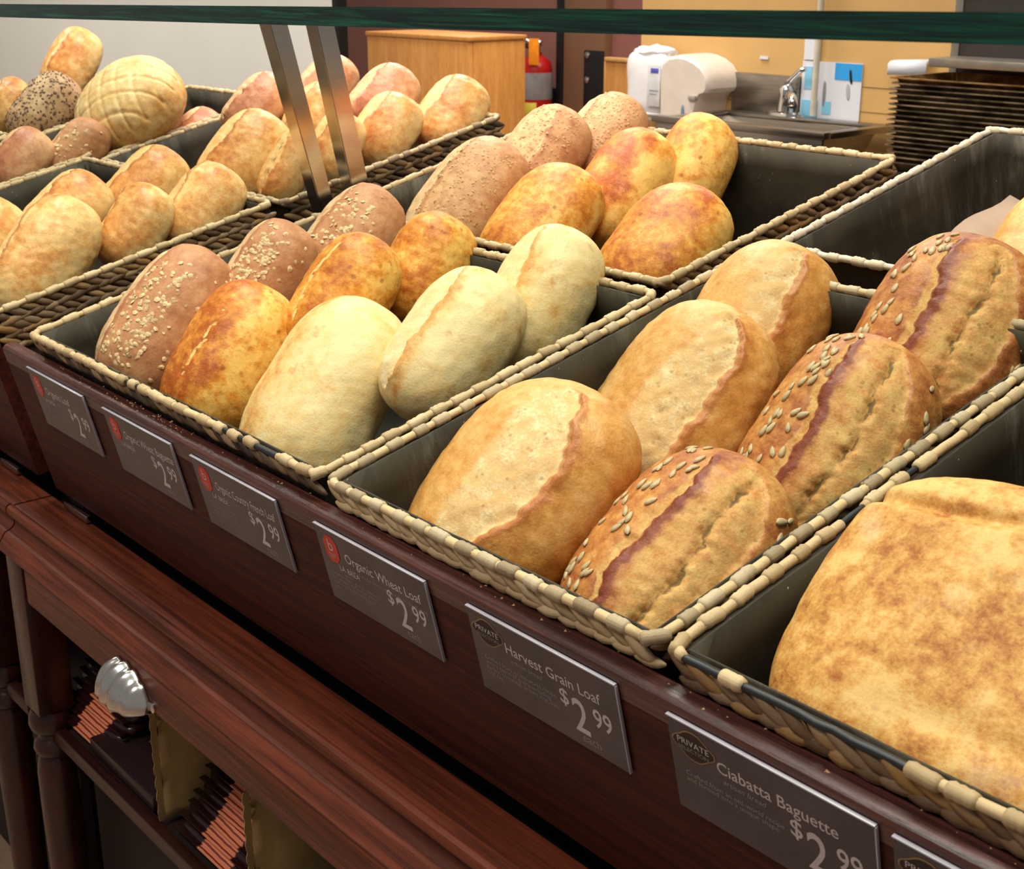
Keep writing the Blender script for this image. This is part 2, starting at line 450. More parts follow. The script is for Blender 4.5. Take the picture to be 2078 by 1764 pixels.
v = [(x, y, z + (x + .655) * .06) for x in (-.655, -.54) for (_, y, z) in pts]
o = kid('sheet', mesh_py('sheet', v, [(0, 1, 5, 4), (1, 2, 6, 5), (2, 3, 7, 6)], True), PAPER, ph); o.modifiers.new('s', 'SOLIDIFY').thickness = .001

# baking tray rack at the far right
RACKM = flat('grey_steel_rack', (138, 132, 124), .4, .6)
rk = thing('tray_rack', 'grey steel rack frame against the tan wall behind the stack of trays', 'rack', Matrix.Translation((-.3, 2.5, 0)))
bpy.context.view_layer.update()
for x in (-.50, -.10, .3):
    kid('upright', box_me('upright', x, x + .022, 2.588, 2.599, 0, 1.9, .002), RACKM, rk)
kid('shelf', box_me('shelf', -.478, .3, 2.46, 2.588, 1.118, 1.139, .003), RACKM, rk)
kid('back_sheet', box_me('back_sheet', -.478, .3, 2.592, 2.598, .3, 1.8), flat('dark_rack_back', (52, 44, 40), .6), rk)
ts = thing('tray_dolly', 'dark low dolly under the stack of baking trays', 'dolly', Matrix.Translation((-.1, 2.44, 0)))
bpy.context.view_layer.update()
kid('platform', box_me('platform', -.47, .22, 2.31, 2.57, .84, .88, .004), BLACKP, ts)
for x in (-.44, .16):
    for y in (2.32, 2.53):
        kid('leg', box_me('leg', x, x + .03, y, y + .03, 0, .84, .002), BLACKP, ts)
t = NT('baked_on_steel'); v = t.coord((1, 1, 1))
TRAYM = t.done(t.mix(t.ss(t.noise(v, 14, 5), .35, .7), lin(70, 56, 42), lin(150, 130, 102)), .4, t.bump(t.noise(v, 40, 3), .1, .001), .35)
t = NT('baked_on_steel_top'); v = t.coord((1, 1, 1))
TRAYT = t.done(t.mix(t.ss(t.noise(v, 14, 5), .35, .7), lin(110, 74, 38), lin(196, 156, 104)), .35, t.bump(t.noise(v, 40, 3), .1, .001), .6)
def tray_mesh():
    bm = bmesh.new()
    def ring(hx, hy, z, r):
        out = []
        for sx, sy, a0 in ((1, 1, 0), (-1, 1, 90), (-1, -1, 180), (1, -1, 270)):
            for k in range(4):
                a = math.radians(a0 + 30 * k)
                out.append(bm.verts.new((sx * (hx - r) + r * math.cos(a), sy * (hy - r) + r * math.sin(a), z)))
        return out
    rs = [ring(.36, .14, .0082, .03), ring(.36, .14, .011, .03), ring(.35, .13, .011, .028), ring(.335, .115, -.012, .02)]
    for a, b in zip(rs, rs[1:]):
        n = len(a)
        for i in range(n): bm.faces.new((a[i], a[(i + 1) % n], b[(i + 1) % n], b[i]))
    bm.faces.new(rs[-1][::-1])
    bmesh.ops.recalc_face_normals(bm, faces=bm.faces)
    me = bpy.data.meshes.new('baking_tray'); bm.to_mesh(me); bm.free()
    return me
TR = tray_mesh(); TR.materials.append(TRAYM)
TR2 = TR.copy(); TR2.materials.clear(); TR2.materials.append(TRAYT)
for k in range(17):
    top = (k == 16)
    o = new_obj('baking_tray', TR2 if top else TR, None, None, Matrix.Translation((-.125 + random.Random(k).uniform(-.004, .004), 2.44 + random.Random(k + 50).uniform(-.003, .003), .893 + k * .0123)))
    tag(o, 'browned top baking tray of the stack at the far right' if top else ('lowest dark baking tray of the stack, on the dolly' if k == 0 else 'dark baked-on metal baking tray in the middle of the tall stack'), 'baking tray', 'stacked baking trays')

# ------------------------------------------------------------------ bread display: boards, deck, counter
ledge_prof = [(-.0015, -.0225), (-.0105, -.0225), (-.0135, -.0232), (-.0157, -.0250), (-.0167, -.0280), (-.0167, -.043), (-.0015, -.043)]
board_prof = [(-.0163, -.043), (-.0163, -.2173), (-.001, -.2173), (-.001, -.043)]
def display_unit(x0, x1, label, end):
    u = thing('bread_display_case', label, 'display case', DM @ Matrix.Translation(((x0 + x1) / 2, .4, -.195)))
    bpy.context.view_layer.update()
    def dk(name, me, mat):
        me.transform(DM); return kid(name, me, mat, u)
    dk('front_ledge', extrude_profile('front_ledge', ledge_prof, x0, x1, True), WOOD_LEDGE)
    dk('front_board', extrude_profile('front_board', board_prof, x0, x1), WOOD_B)
    dk('deck', box_me('deck', x0, x1, -.000, 1.0, -.205, -.1845), INSIDE)
    dk('side_board', box_me('side_board', (x1 - .02) if end == 1 else x0, x1 if end == 1 else (x0 + .02), .036, .86, -.184, -.07), WOOD)
    dk('back_board', box_me('back_board', x0, x1, 1.001, 1.02, -.205, -.15), WOOD)
    return u
display_unit(-.07, 1.7, 'dark mahogany sloping display case carrying the front price signs and baskets', 0)
display_unit(-2.2, -.125, 'dark mahogany sloping display case on the far side of the two steel posts', 1)

ctr_prof = [(.020, .734), (-.026, .734), (-.0275, .7335), (-.0295, .736), (-.033, .7365), (-.0365, .734), (-.0380, .7295), (-.0372, .725), (-.034, .7215),
            (-.0305, .7185), (-.0290, .7145), (-.0295, .7105), (-.032, .7065), (-.0365, .7035), (-.042, .7020), (-.0435, .7005),
            (-.052, .6885), (-.0545, .6865), (-.0545, .6845), (-.045, .6835), (.02, .6835)]
def counter(x0, x1, label, legs, drawers):
    u = thing('serving_counter', label, 'counter', Matrix.Translation(((x0 + x1) / 2, .3, 0)))
    bpy.context.view_layer.update()
    kid('moulded_top', extrude_profile('moulded_top', ctr_prof, x0, x1, True), WOOD_RED, u)
    kid('slot_shade_back', box_me('slot_shade_back', x0, x1, .06, .075, .66, .79), BLACKM, u)  # black sheets added as the slot's shade
    kid('slot_shade_floor', box_me('slot_shade_floor', x0, x1, .0205, .059, .684, .70), BLACKM, u)
    kid('carcass_back', box_me('carcass_back', x0, x1, .40, .42, .05, .80), INSIDE, u)
    kid('carcass_top', box_me('carcass_top', x0 + .002, x1 - .002, .021, .40, .655, .683), INSIDE, u)
    for lx in legs:
        b = kid('leg_block', box_me('leg_block', lx - .024, lx + .024, -.052, -.006, .475, .683, .002), WOOD_DARK, u)
        kid('leg', at(lathe_me('leg', [(0, .014), (.028, .014), (.03, .03), (.024, .04), (.022, .08), (.024, .2), (.0255, .33), (.025, .385), (.022, .402), (.0195, .408), (.024, .413), (.026, .420), (.024, .428), (.0185, .434), (.0185, .44), (.026, .446), (.0285, .455), (.027, .466), (.023, .474), (0, .476)], 32, False), Matrix.Translation((lx, -.029, 0))), WOOD_DARK, u)
    kid('shelf_rail', box_me('shelf_rail', x0 + .01, x1 - .02, -.036, -.022, .432, .452, .002), WOOD, u)
    kid('shelf', box_me('shelf', x0 + .01, x1 - .02, -.0215, .398, .434, .446), INSIDE, u)
    kid('shade_panel', box_me('shade_panel', x0 + .03, x1 - .02, .02, .034, .02, .431), INSIDE, u)  # dark panel added in place of the shadow below the shelf
    for d0, d1, pulls in drawers:
        dd = kid('drawer_front', box_me('drawer_front', d0, d1, -.0525, -.034, .6365, .683, .003), WOOD_RED, u)
        for px in pulls:
            v_, f_ = [], []
            nu, nv = 60, 14                                   # shell shaped fluted cup pull
            for i in range(nu + 1):
                u_ = i / nu * 2 - 1
                sc_ = math.sqrt(max(0, 1 - abs(u_) ** 2.3)) + .02
                for j in range(nv + 1):
                    th = j / nv * math.pi * .52
                    skew = u_ + .16 * math.sin(th) * (1 - u_ * u_)
                    fl = 1 + .055 * math.cos(skew * math.pi * 5.0) * min(1, sc_ * 1.5)
                    v_.append((px + .050 * u_, -.0535 - .029 * sc_ * math.sin(th) * fl, .636 + .037 * sc_ * math.cos(th) * fl))
            for i in range(nu):
                for j in range(nv):
                    a_ = i * (nv + 1) + j
                    f_.append((a_, a_ + 1, a_ + nv + 2, a_ + nv + 1))
            me = mesh_py('cup_pull', v_, f_, True)
            me.transform(u.matrix_world.inverted())
            me.materials.append(PULLM)
            o = bpy.data.objects.new('cup_pull', me); C.objects.link(o); o.parent = dd
            o.modifiers.new('s', 'SOLIDIFY').thickness = .0018
            for sx in (-1, 1):
                ev = lathe_me('pull_ear', [(0, 0), (.006, 0), (.006, .0022), (.003, .0036), (0, .004)], 12, False)
                ev.transform(u.matrix_world.inverted() @ Matrix.Translation((px + sx * .0525, -.0526, .6435)) @ Matrix.Rotation(math.pi / 2, 4, 'X'))
                ev.materials.append(PULLM)
                o = bpy.data.objects.new('pull_ear', ev); C.objects.link(o); o.parent = dd
    u.matrix_world = SH3 @ u.matrix_world
    bpy.context.view_layer.update()
    return u
SH3 = Matrix.Translation((-.03, .0125, -.014))
cu = counter(-.053, 1.75, 'red mahogany serving counter with a fluted silver cup pull on its drawer', (-.012, 1.7), ((.022, 1.1, (.302,)), (1.106, 1.7, (1.4,))))
cl = counter(-2.2, -.057, 'red mahogany serving counter beyond the seam at the far left end', (-.17, -2.15), ((-2.1, -.20, (-.9,)),))
for x0, x1, p in ((-.03, .035, cu), (-.235, -.18, cl)):
    kid('steel_bracket', box_me('steel_bracket', x0, x1, .026, .034, .722, .731, .001), STEEL, p)

# ------------------------------------------------------------------ glass top and its steel posts
t = NT('clear_glass')
for nd in list(t.n):
    if nd.type == 'BSDF_PRINCIPLED': t.n.remove(nd)
tp_ = t.node('ShaderNodeBsdfTransparent'); tp_.inputs[0].default_value = (.93, .98, .96, 1)
gl_ = t.node('ShaderNodeBsdfGlossy'); gl_.inputs['Roughness'].default_value = .02
fz = t.node('ShaderNodeFresnel'); fz.inputs[0].default_value = 1.5
mx = t.node('ShaderNodeMixShader'); t.link(fz.outputs[0], mx.inputs[0]); t.link(tp_.outputs[0], mx.inputs[1]); t.link(gl_.outputs[0], mx.inputs[2])
t.link(mx.outputs[0], t.n['Material Output'].inputs['Surface']); GLASS = t.m
t = NT('green_glass_edge'); v = t.coord((1.6, 30, 60), rnd=False)
n1 = t.noise(v, 5, 5, .6, 1.2)
t.b.inputs['Coat Weight'].default_value = .15; t.b.inputs['Coat Roughness'].default_value = .05
GEDGE = t.done(t.ramp(n1, [(.28, lin(4, 18, 17)), (.48, lin(2, 44, 36)), (.62, lin(4, 78, 60)), (.76, lin(10, 124, 92))]), .2)
gp = thing('glass_shelf', 'thick clear glass sneeze guard shelf with a dark green polished edge', 'glass shelf', Matrix.Translation((.3, .25, 1.305)))
bpy.context.view_layer.update()
gm = box_me('pane', -2.2, 1.75, 0, .55, -.0132, 0)
gm.transform(Matrix.Translation((0, 0, 1.3077)) @ Matrix.Rotation(-.0137, 4, 'Y'))
gm.materials.append(GLASS); gm.materials.append(GEDGE)
for pgn in gm.polygons:
    if abs(pgn.normal.z) < .5: pgn.material_index = 1
kid('pane', gm, None, gp)

def post(nm, fl_top, fl_bot, br_top, br_bot, label):
    """leaning square tube given by its front-left and back-right edges at two heights"""
    p = thing('glass_support_post', label, 'post', Matrix.Translation((-.1, fl_bot[0], .95)), 'steel posts under the glass')
    bpy.context.view_layer.update()
    def line(a, b, z): return a[0] + (b[0] - a[0]) * (z - a[1]) / (b[1] - a[1])
    zs = (.90, 1.288)
    v = []
    for z in zs:
        y0 = line(fl_top, fl_bot, z); y1 = line(br_top, br_bot, z)
        v += [(-.115, y0, z), (-.087, y0, z), (-.087, y1, z), (-.115, y1, z)]
    me = mesh_py('tube', v, [(0, 1, 5, 4), (1, 2, 6, 5), (2, 3, 7, 6), (3, 0, 4, 7), (0, 3, 2, 1), (4, 5, 6, 7)])
    bm = bmesh.new(); bm.from_mesh(me); bmesh.ops.bevel(bm, geom=bm.edges[:], offset=.0012, segments=2, affect='EDGES'); bm.to_mesh(me); bm.free()
    kid('tube', me, STEEL, p)
    yt = (line(fl_top, fl_bot, 1.29) + line(br_top, br_bot, 1.29)) / 2
    kid('mount', at(lathe_me('mount', [(0, 1.288), (.022, 1.288), (.022, 1.2925), (0, 1.2925)], 20, False), Matrix.Translation((-.101, yt, 0))), STEEL, p)
    yb = (line(fl_top, fl_bot, .90) + line(br_top, br_bot, .90)) / 2
    kid('foot_plate', box_me('foot_plate', -.118, -.084, yb - .03, yb + .03, .88, .90, .002), STEEL, p)
post('a', (.3842, 1.2736), (.4359, 1.079), (.4106, 1.2738), (.4649, 1.0553), 'polished steel post nearer the shoppers, leaning in the gap between baskets')
post('b', (.4643, 1.2224), (.4962, 1.0721), (.4922, 1.2226), (.5284, 1.0565), 'polished steel post farther back, leaning in the gap between baskets')

# ------------------------------------------------------------------ baskets
def straw_mat(name, stops, stripe=True):
    t = NT(name); v = t.coord((1, 1, 1))
    r = t.rand(); n = t.noise(v, 60, 3)
    f = t.math('ADD', t.math('MULTIPLY', r, .8), t.math('MULTIPLY', n, .2))
    c = t.ramp(f, stops)
    v2 = t.coord((8, 260, 260)); fib = t.noise(v2, 3, 3)
    c = t.mix(t.ss(fib, .55, .8, 0, .45), c, lin(70, 52, 36))
    return t.done(c, .62, t.bump(fib, .35, .0008))
STRAW_TAN = straw_mat('pale_rush_strand', [(0, lin(150, 124, 88)), (.35, lin(180, 154, 116)), (.7, lin(196, 172, 134)), (1, lin(166, 142, 106))])
STRAW_DARK = straw_mat('brown_rush_strand', [(0, lin(74, 54, 38)), (.3, lin(108, 80, 54)), (.6, lin(134, 110, 84)), (.8, lin(150, 112, 60)), (1, lin(160, 142, 120))])
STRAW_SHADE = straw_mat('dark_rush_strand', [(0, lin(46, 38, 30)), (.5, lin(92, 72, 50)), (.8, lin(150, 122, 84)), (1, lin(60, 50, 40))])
RIM_TAN = straw_mat('pale_cane_rod', [(0, lin(186, 158, 116)), (.5, lin(206, 178, 134)), (1, lin(194, 168, 128))])
WRAP_TAN = straw_mat('cane_binding', [(0, lin(160, 136, 98)), (.5, lin(186, 160, 120)), (1, lin(206, 182, 142))])
WRAP_GREY = straw_mat('grey_cane_binding', [(0, lin(132, 112, 86)), (.5, lin(170, 150, 118)), (1, lin(198, 180, 150))])
WIRE = flat('black_frame_wire', (38, 42, 46), .4)
BODY_B = flat('basket_backing', (52, 40, 30), .8)
t = NT('olive_liner_fabric'); v = t.coord((1, 1, 1)); v2 = t.coord((14, 14, 3))
base = t.mix(t.ss(t.noise(v, 9, 5), .3, .7), lin(36, 31, 21), lin(64, 56, 41))
fl = t.ss(t.math('MULTIPLY', t.noise(v2, 2.5, 6, .7), t.noise(v, 6, 3)), .26, .44)
base = t.mix(t.math('MULTIPLY', fl, .32), base, lin(150, 144, 130))
cr_ = t.ss(t.noise(v, 260, 2), .74, .78)
base = t.mix(t.math('MULTIPLY', cr_, .6), base, lin(206, 190, 160))
LINER = t.done(base, .75, t.bump(t.noise(v, 60, 4), .25, .002))

def strand_me(seed):
    rs = np.random.RandomState(seed)
    L = .017; n = 7
    pts, rad = [], []
    for i in range(n):
        q = i / (n - 1) * 2 - 1
        pts.append((q * L, .0016 * math.cos(q * 1.5) + rs.normal(0, .0002), .0026 * math.sin(q * 1.6) + rs.normal(0, .0002)))
        rad.append(.0052 * (1 - .72 * abs(q) ** 2.4) * rs.uniform(.92, 1.08))
    me = tube_me('strand', pts, rad, 7)
    me.transform(Matrix.Diagonal((1, .75, 1, 1)))
    return me
def wrap_me(seed, L=.009):
    rs = np.random.RandomState(seed); n = 8
    rad = [.0048 + .0004 * (i % 2) + rs.normal(0, .00012) for i in range(n)]; rad[0] = rad[-1] = .0041
    return tube_me('rim_wrap', [((i / (n - 1) * 2 - 1) * L, 0, 0) for i in range(n)], rad, 9)
_sm = {}
def shared(kind, mat, variants, fn):
    k = (kind, mat.name)
    if k not in _sm:
        _sm[k] = []
        for i in range(variants):
            me = fn(i + 3); me.materials.append(mat); _sm[k].append(me)
    return _sm[k]

def basket(x0, x1, b0, b1, n0, label, faces, rim_mat=None, wrap_mat=None, depth=None, bare=None, rows=None, sides='fblr', seed=0):
    rnd = random.Random(seed)
    depth = depth or (.1842 + n0)
    rim_mat = rim_mat or RIM_TAN; wrap_mat = wrap_mat or WRAP_TAN
    u = thing('wicker_basket', label, 'basket', DM @ Matrix.Translation(((x0 + x1) / 2, (b0 + b1) / 2, n0 - depth)), 'wicker bread baskets')
    off = Matrix.Translation((-(x0 + x1) / 2, -(b0 + b1) / 2, -(n0 - depth)))
    def add(name, me, mat):
        me.transform(off)
        return new_obj(name, me, mat, u)
    e = .006
    # woven backing shell with thickness
    bm = bmesh.new()
    def ring(i, z): return [bm.verts.new(p) for p in ((x0 + i, b0 + i, z), (x1 - i, b0 + i, z), (x1 - i, b1 - i, z), (x0 + i, b1 - i, z))]
    r0, r1, r2, r3 = ring(e * .5, n0 - depth), ring(e * .5, n0 - .003), ring(e * 1.1, n0 - .003), ring(e * 1.1, n0 - depth + .004)
    for a, b in ((r0, r1), (r1, r2), (r2, r3)):
        for i in range(4): bm.faces.new((a[i], a[(i + 1) % 4], b[(i + 1) % 4], b[i]))
    bm.faces.new(r0[::-1]); bm.faces.new(r3)
    bmesh.ops.recalc_face_normals(bm, faces=bm.faces)
    me = bpy.data.meshes.new('shell'); bm.to_mesh(me); bm.free()
    add('shell', me, BODY_B)
    # soft liner: four rumpled walls and a floor
    v, f = [], []
    i_ = e * 1.5
    loop = []
    nx, ny = 26, 20
    for k in range(nx): loop.append((x0 + i_ + (x1 - x0 - 2 * i_) * k / nx, b0 + i_, 0, 1))
    for k in range(ny): loop.append((x1 - i_, b0 + i_ + (b1 - b0 - 2 * i_) * k / ny, -1, 0))
    for k in range(nx): loop.append((x1 - i_ - (x1 - x0 - 2 * i_) * k / nx, b1 - i_, 0, -1))
    for k in range(ny): loop.append((x0 + i_, b1 - i_ - (b1 - b0 - 2 * i_) * k / ny, 1, 0))
    nl = len(loop); nz = 7
    rs = np.random.RandomState(seed + 5); ph = rs.uniform(0, 6.28, 6)
    for j in range(nz):
        q = j / (nz - 1)
        for k, (x, b, ax, ab) in enumerate(loop):
            s = 2 * math.pi * k / nl
            a = .0022 * (1.3 + math.sin(7 * s + ph[0] + q) + .7 * math.sin(17 * s + ph[1] + 2 * q) + .5 * math.sin(29 * s + ph[2])) * math.sin(q * math.pi * .9 + .1) + .012 * q * q
            v.append((x + ax * a, b + ab * a, n0 - .001 - q * (depth - .012)))
    for j in range(nz - 1):
        for k in range(nl):
            k2 = (k + 1) % nl
            f.append((j * nl + k, j * nl + k2, (j + 1) * nl + k2, (j + 1) * nl + k))
    f.append(tuple((nz - 1) * nl + k for k in range(nl)))
    o = add('liner', mesh_py('liner', v, f, True), LINER); o.modifiers.new('s', 'SOLIDIFY').thickness = .0015
    # rim: frame wire, cane rod over it, bindings
    cr = .012; path = []
    for cx, cb, a0 in ((x1 - cr, b0 + cr, -90), (x1 - cr, b1 - cr, 0), (x0 + cr, b1 - cr, 90), (x0 + cr, b0 + cr, 180)):
        for k in range(5):
            a = math.radians(a0 + 22.5 * k); path.append((cx + cr * math.cos(a), cb + cr * math.sin(a)))
    dense = []
    for i in range(len(path)):
        a, b = Vector(path[i]), Vector(path[(i + 1) % len(path)])
        n = max(1, int((b - a).length / .012))
        for k in range(n):
            p = a.lerp(b, k / n); dense.append((p.x + rnd.uniform(-.0005, .0005), p.y + rnd.uniform(-.0005, .0005), n0 + rnd.uniform(-.0006, .0006)))
    add('frame_wire', tube_me('frame_wire', dense, .0026, 6, True), WIRE)
    def is_bare(p): return bare is not None and bare(p[0], p[1])
    runs, cur = [], []
    for p in dense + dense[:1]:
        if is_bare(p):
            if len(cur) > 2: runs.append(cur)
            cur = []
        else: cur.append(p)
    if len(cur) > 2: runs.append(cur)
    for rn in runs:
        add('rim_rod', tube_me('rim_rod', rn, [.0037 + rnd.uniform(-.0003, .0003) for _ in rn], 9), rim_mat)
    wm = shared('wrap', wrap_mat, 5, wrap_me)
    s = 0.0; nxt = .01
    for i in range(len(dense)):
        a, b = Vector(dense[i]), Vector(dense[(i + 1) % len(dense)])
        d = (b - a); L = d.length
        while nxt < s + L:
            p = a + d * ((nxt - s) / L)
            side = 'f' if p.y < b0 + .01 else 'b' if p.y > b1 - .01 else 'l' if p.x < (x0 + x1) / 2 else 'r'
            if side in sides and not is_bare(p):
                t_ = d.normalized(); z_ = Vector((0, 0, 1)); y_ = z_.cross(t_).normalized(); z_ = t_.cross(y_)
                m = off @ frame_mat(t_, y_, z_, p) @ Matrix.Diagonal((rnd.uniform(.75, 1.15), 1, 1, 1)) @ Matrix.Rotation(rnd.uniform(0, 6), 4, 'X')
                new_obj('rim_wrap', rnd.choice(wm), None, u, m)
            nxt += rnd.uniform(.021, .031)
        s += L
    # plaited rush strands on the outer faces
    for face, mat, nr in faces:
        sm = shared('strand', mat, 6, strand_me)
        if face == 'f': o_, dv, nv, ln = Vector((x0, b0, n0)), Vector((1, 0, 0)), Vector((0, -1, 0)), x1 - x0
        elif face == 'r': o_, dv, nv, ln = Vector((x1, b0, n0)), Vector((0, 1, 0)), Vector((1, 0, 0)), b1 - b0
        elif face == 'l': o_, dv, nv, ln = Vector((x0, b1, n0)), Vector((0, -1, 0)), Vector((-1, 0, 0)), b1 - b0
        else: o_, dv, nv, ln = Vector((x1, b1, n0)), Vector((-1, 0, 0)), Vector((0, 1, 0)), x1 - x0
        up = Vector((0, 0, 1))
        step = .0175
        for r in range(nr):
            k = 0; a = .012 + (r % 2) * step * .5
            while a < ln - .008:
                tilt = (-.30 if r % 2 == 0 else .26) + rnd.uniform(-.08, .08)
                ax = (dv * math.cos(tilt) + up * math.sin(tilt)).normalized()
                zz = nv.cross(ax); 
                p = o_ + dv * a + up * (-.0085 - r * .0083 + rnd.uniform(-.0008, .0008)) + nv * (-.0015 + rnd.uniform(-.0004, .0006) + .0004 * ((k + r) % 2))
                m = off @ frame_mat(ax, nv, ax.cross(nv) * 1.0, p) @ Matrix.Diagonal((rnd.uniform(.85, 1.1), 1, rnd.uniform(.85, 1.1), 1))
                new_obj('strand', rnd.choice(sm), None, u, m)
                a += step * rnd.uniform(.9, 1.1); k += 1
    return u

basket(0, .596, 0, .404, 0, 'wide lined wicker basket at the front holding oat, cheese and pale loaves', [('f', STRAW_SHADE, 1)], wrap_mat=WRAP_TAN, sides='flrb', seed=1,
       bare=lambda x, b: b < .02 and (int(x * 260) % 9 == 0) and .08 < x < .56)
basket(.613, .9775, 0, .491, 0, 'pale plaited wicker basket at the front holding wheat and sunflower seed loaves', [('f', STRAW_TAN, 2), ('r', STRAW_SHADE, 2)], wrap_mat=WRAP_GREY, seed=2)
basket(.991, 1.43, 0, .47, 0, 'wicker basket with bare black rim wire at the front corner holding the ciabatta', [('f', STRAW_DARK, 2)], seed=3,
       bare=lambda x, b: (b < .012 and (1.012 < x < 1.035 or 1.062 < x < 1.15)) or (x < 1.0 and (.17 < b < .19 or .24 < b < .255 or .29 < b < .30)))
basket(-.721, -.125, 0, .4035, 0, 'wicker basket at left front holding smooth golden rolls, dark plaited side', [('r', STRAW_DARK, 6)], seed=4, sides='frbl')
basket(-1.095, -.738, 0, .42, 0, 'wicker basket at the far left holding a reddish and a brown roll', [], seed=5, sides='rb')
basket(-.0466, .5534, .4534, .8557, -.0158, 'wide wicker basket in the second row holding bran and cheese loaves', [('r', STRAW_DARK, 4)], seed=6)
basket(.5998, .968, .5804, .9827, -.0158, 'wicker basket with a floury white rim in the second row at right, nearly empty', [], rim_mat=straw_mat('floury_cane_rod', [(0, lin(206, 194, 172)), (1, lin(226, 216, 198))]), wrap_mat=straw_mat('floury_binding', [(0, lin(190, 172, 142)), (1, lin(218, 204, 180))]), seed=7, sides='lbf')
basket(-.745, -.154, .4376, .8399, -.0158, 'wicker basket in the second row behind the steel posts holding crusty golden rolls', [('r', STRAW_SHADE, 5), ('l', STRAW_DARK, 3)], seed=8, wrap_mat=WRAP_GREY)
basket(-1.095, -.765, .44, .80, -.0158, 'wicker basket holding the big scored round loaf', [], seed=9, sides='flrb')
basket(-1.53, -1.11, .02, .42, 0, 'wicker basket at the far left edge under the dark seeded loaf', [], seed=10, sides='rb')
basket(-1.53, -1.11, .44, .80, -.0158, 'wicker basket at the far back left below the white panel', [('r', STRAW_DARK, 3), ('b', STRAW_DARK, 2)], seed=11, sides='rb')

# ------------------------------------------------------------------ bread
def bread_mat(name, pale, mid, brown, crumb, ear, rough=.5, mott=.5, spots=.0, pores=.4, fine=.5, bias=0.0, flour=0.0, cmix=.9, patch=0.0, earmix=.65):
    t = NT(name); v = t.coord((1, 1, 1))
    bake = t.attr('bake'); sl = t.attr('slash'); er = t.attr('ear')
    n1 = t.noise(v, 26, 5, .6); n2 = t.noise(v, 95, 5, .65); n3 = t.noise(v, 420, 3, .6)
    f = t.math('ADD', bake, t.math('MULTIPLY', t.math('SUBTRACT', n1, .5), 2.6 * mott))
    f = t.math('ADD', f, t.math('MULTIPLY', t.math('SUBTRACT', n2, .5), 2.2 * mott))
    f = t.math('ADD', f, t.math('MULTIPLY', t.math('SUBTRACT', n3, .5), .9 * fine))
    f = t.math('ADD', f, bias)
    c = t.ramp(f, [(0.0, lin(*pale)), (.45, lin(*mid)), (1.0, lin(*brown))])
    if spots:
        vs_ = t.voro(v, 75); sp = t.math('MULTIPLY', t.ss(vs_, .34, .10), t.ss(t.noise(v, 40, 2), .5, .62))
        c = t.mix(t.math('MULTIPLY', sp, spots), c, lin(brown[0] * .82, brown[1] * .7, brown[2] * .6))
    if patch:
        pa = t.math('MULTIPLY', t.ss(t.noise(v, 34, 3, .6), .56, .70), t.ss(n2, .38, .6))
        c = t.mix(t.math('MULTIPLY', pa, patch), c, lin(*brown))
    # open crumb inside the slash, with pores
    cn = t.noise(v, 60, 5, .65)
    cc = t.ramp(t.math('ADD', t.math('MULTIPLY', cn, .6), t.math('MULTIPLY', n3, .4)), [(.36, lin(*crumb)), (.52, lin((crumb[0] + mid[0]) / 2, (crumb[1] + mid[1]) / 2, (crumb[2] + mid[2]) / 2)), (.66, lin(*[crumb[i] + (mid[i] - crumb[i]) * cmix for i in range(3)]))])
    po = t.ss(t.voro(v, 150), .36, .16); po = t.math('MULTIPLY', po, t.ss(t.noise(v, 55, 2), .48, .62))
    cc = t.mix(t.math('MULTIPLY', po, pores), cc, lin(crumb[0] * .74, crumb[1] * .66, crumb[2] * .54))
    sf = t.ss(t.math('ADD', sl, t.math('MULTIPLY', t.math('SUBTRACT', n2, .5), .7)), .30, .62)
    c = t.mix(sf, c, cc)
    ef = t.ss(t.math('ADD', er, t.math('MULTIPLY', t.math('SUBTRACT', n2, .5), .8)), .35, .75)
    c = t.mix(t.math('MULTIPLY', ef, earmix), c, lin(*ear))
    kf = t.ss(t.math('ADD', t.attr('crack'), t.math('MULTIPLY', t.math('SUBTRACT', n2, .5), 1.3)), .35, .75)
    c = t.mix(t.math('MULTIPLY', kf, .8), c, lin(crumb[0] * .46, crumb[1] * .44, crumb[2] * .36))
    if flour:
        c = t.mix(t.math('MULTIPLY', t.ss(t.noise(v, 16, 4), .58, .75), flour), c, lin(226, 212, 188))
    n4 = t.noise(v, 800, 2, .6)
    c = t.mix(t.ss(n4, .60, .74, 0, .28), c, lin(brown[0] * .9, brown[1] * .85, brown[2] * .8))
    c = t.mix(t.ss(n4, .40, .28, 0, .22), c, lin(min(255, pale[0] * 1.05), min(255, pale[1] * 1.06), min(255, pale[2] * 1.1)))
    h = t.math('ADD', t.math('MULTIPLY', n2, .7), t.math('MULTIPLY', n3, .35))
    nm = t.bump(h, .45, .0022)
    t.b.inputs['Specular IOR Level'].default_value = .35
    t.b.inputs['Subsurface Weight'].default_value = 0
    r = t.math('ADD', t.math('MULTIPLY', sf, .25), rough)
    return t.done(c, r, nm)

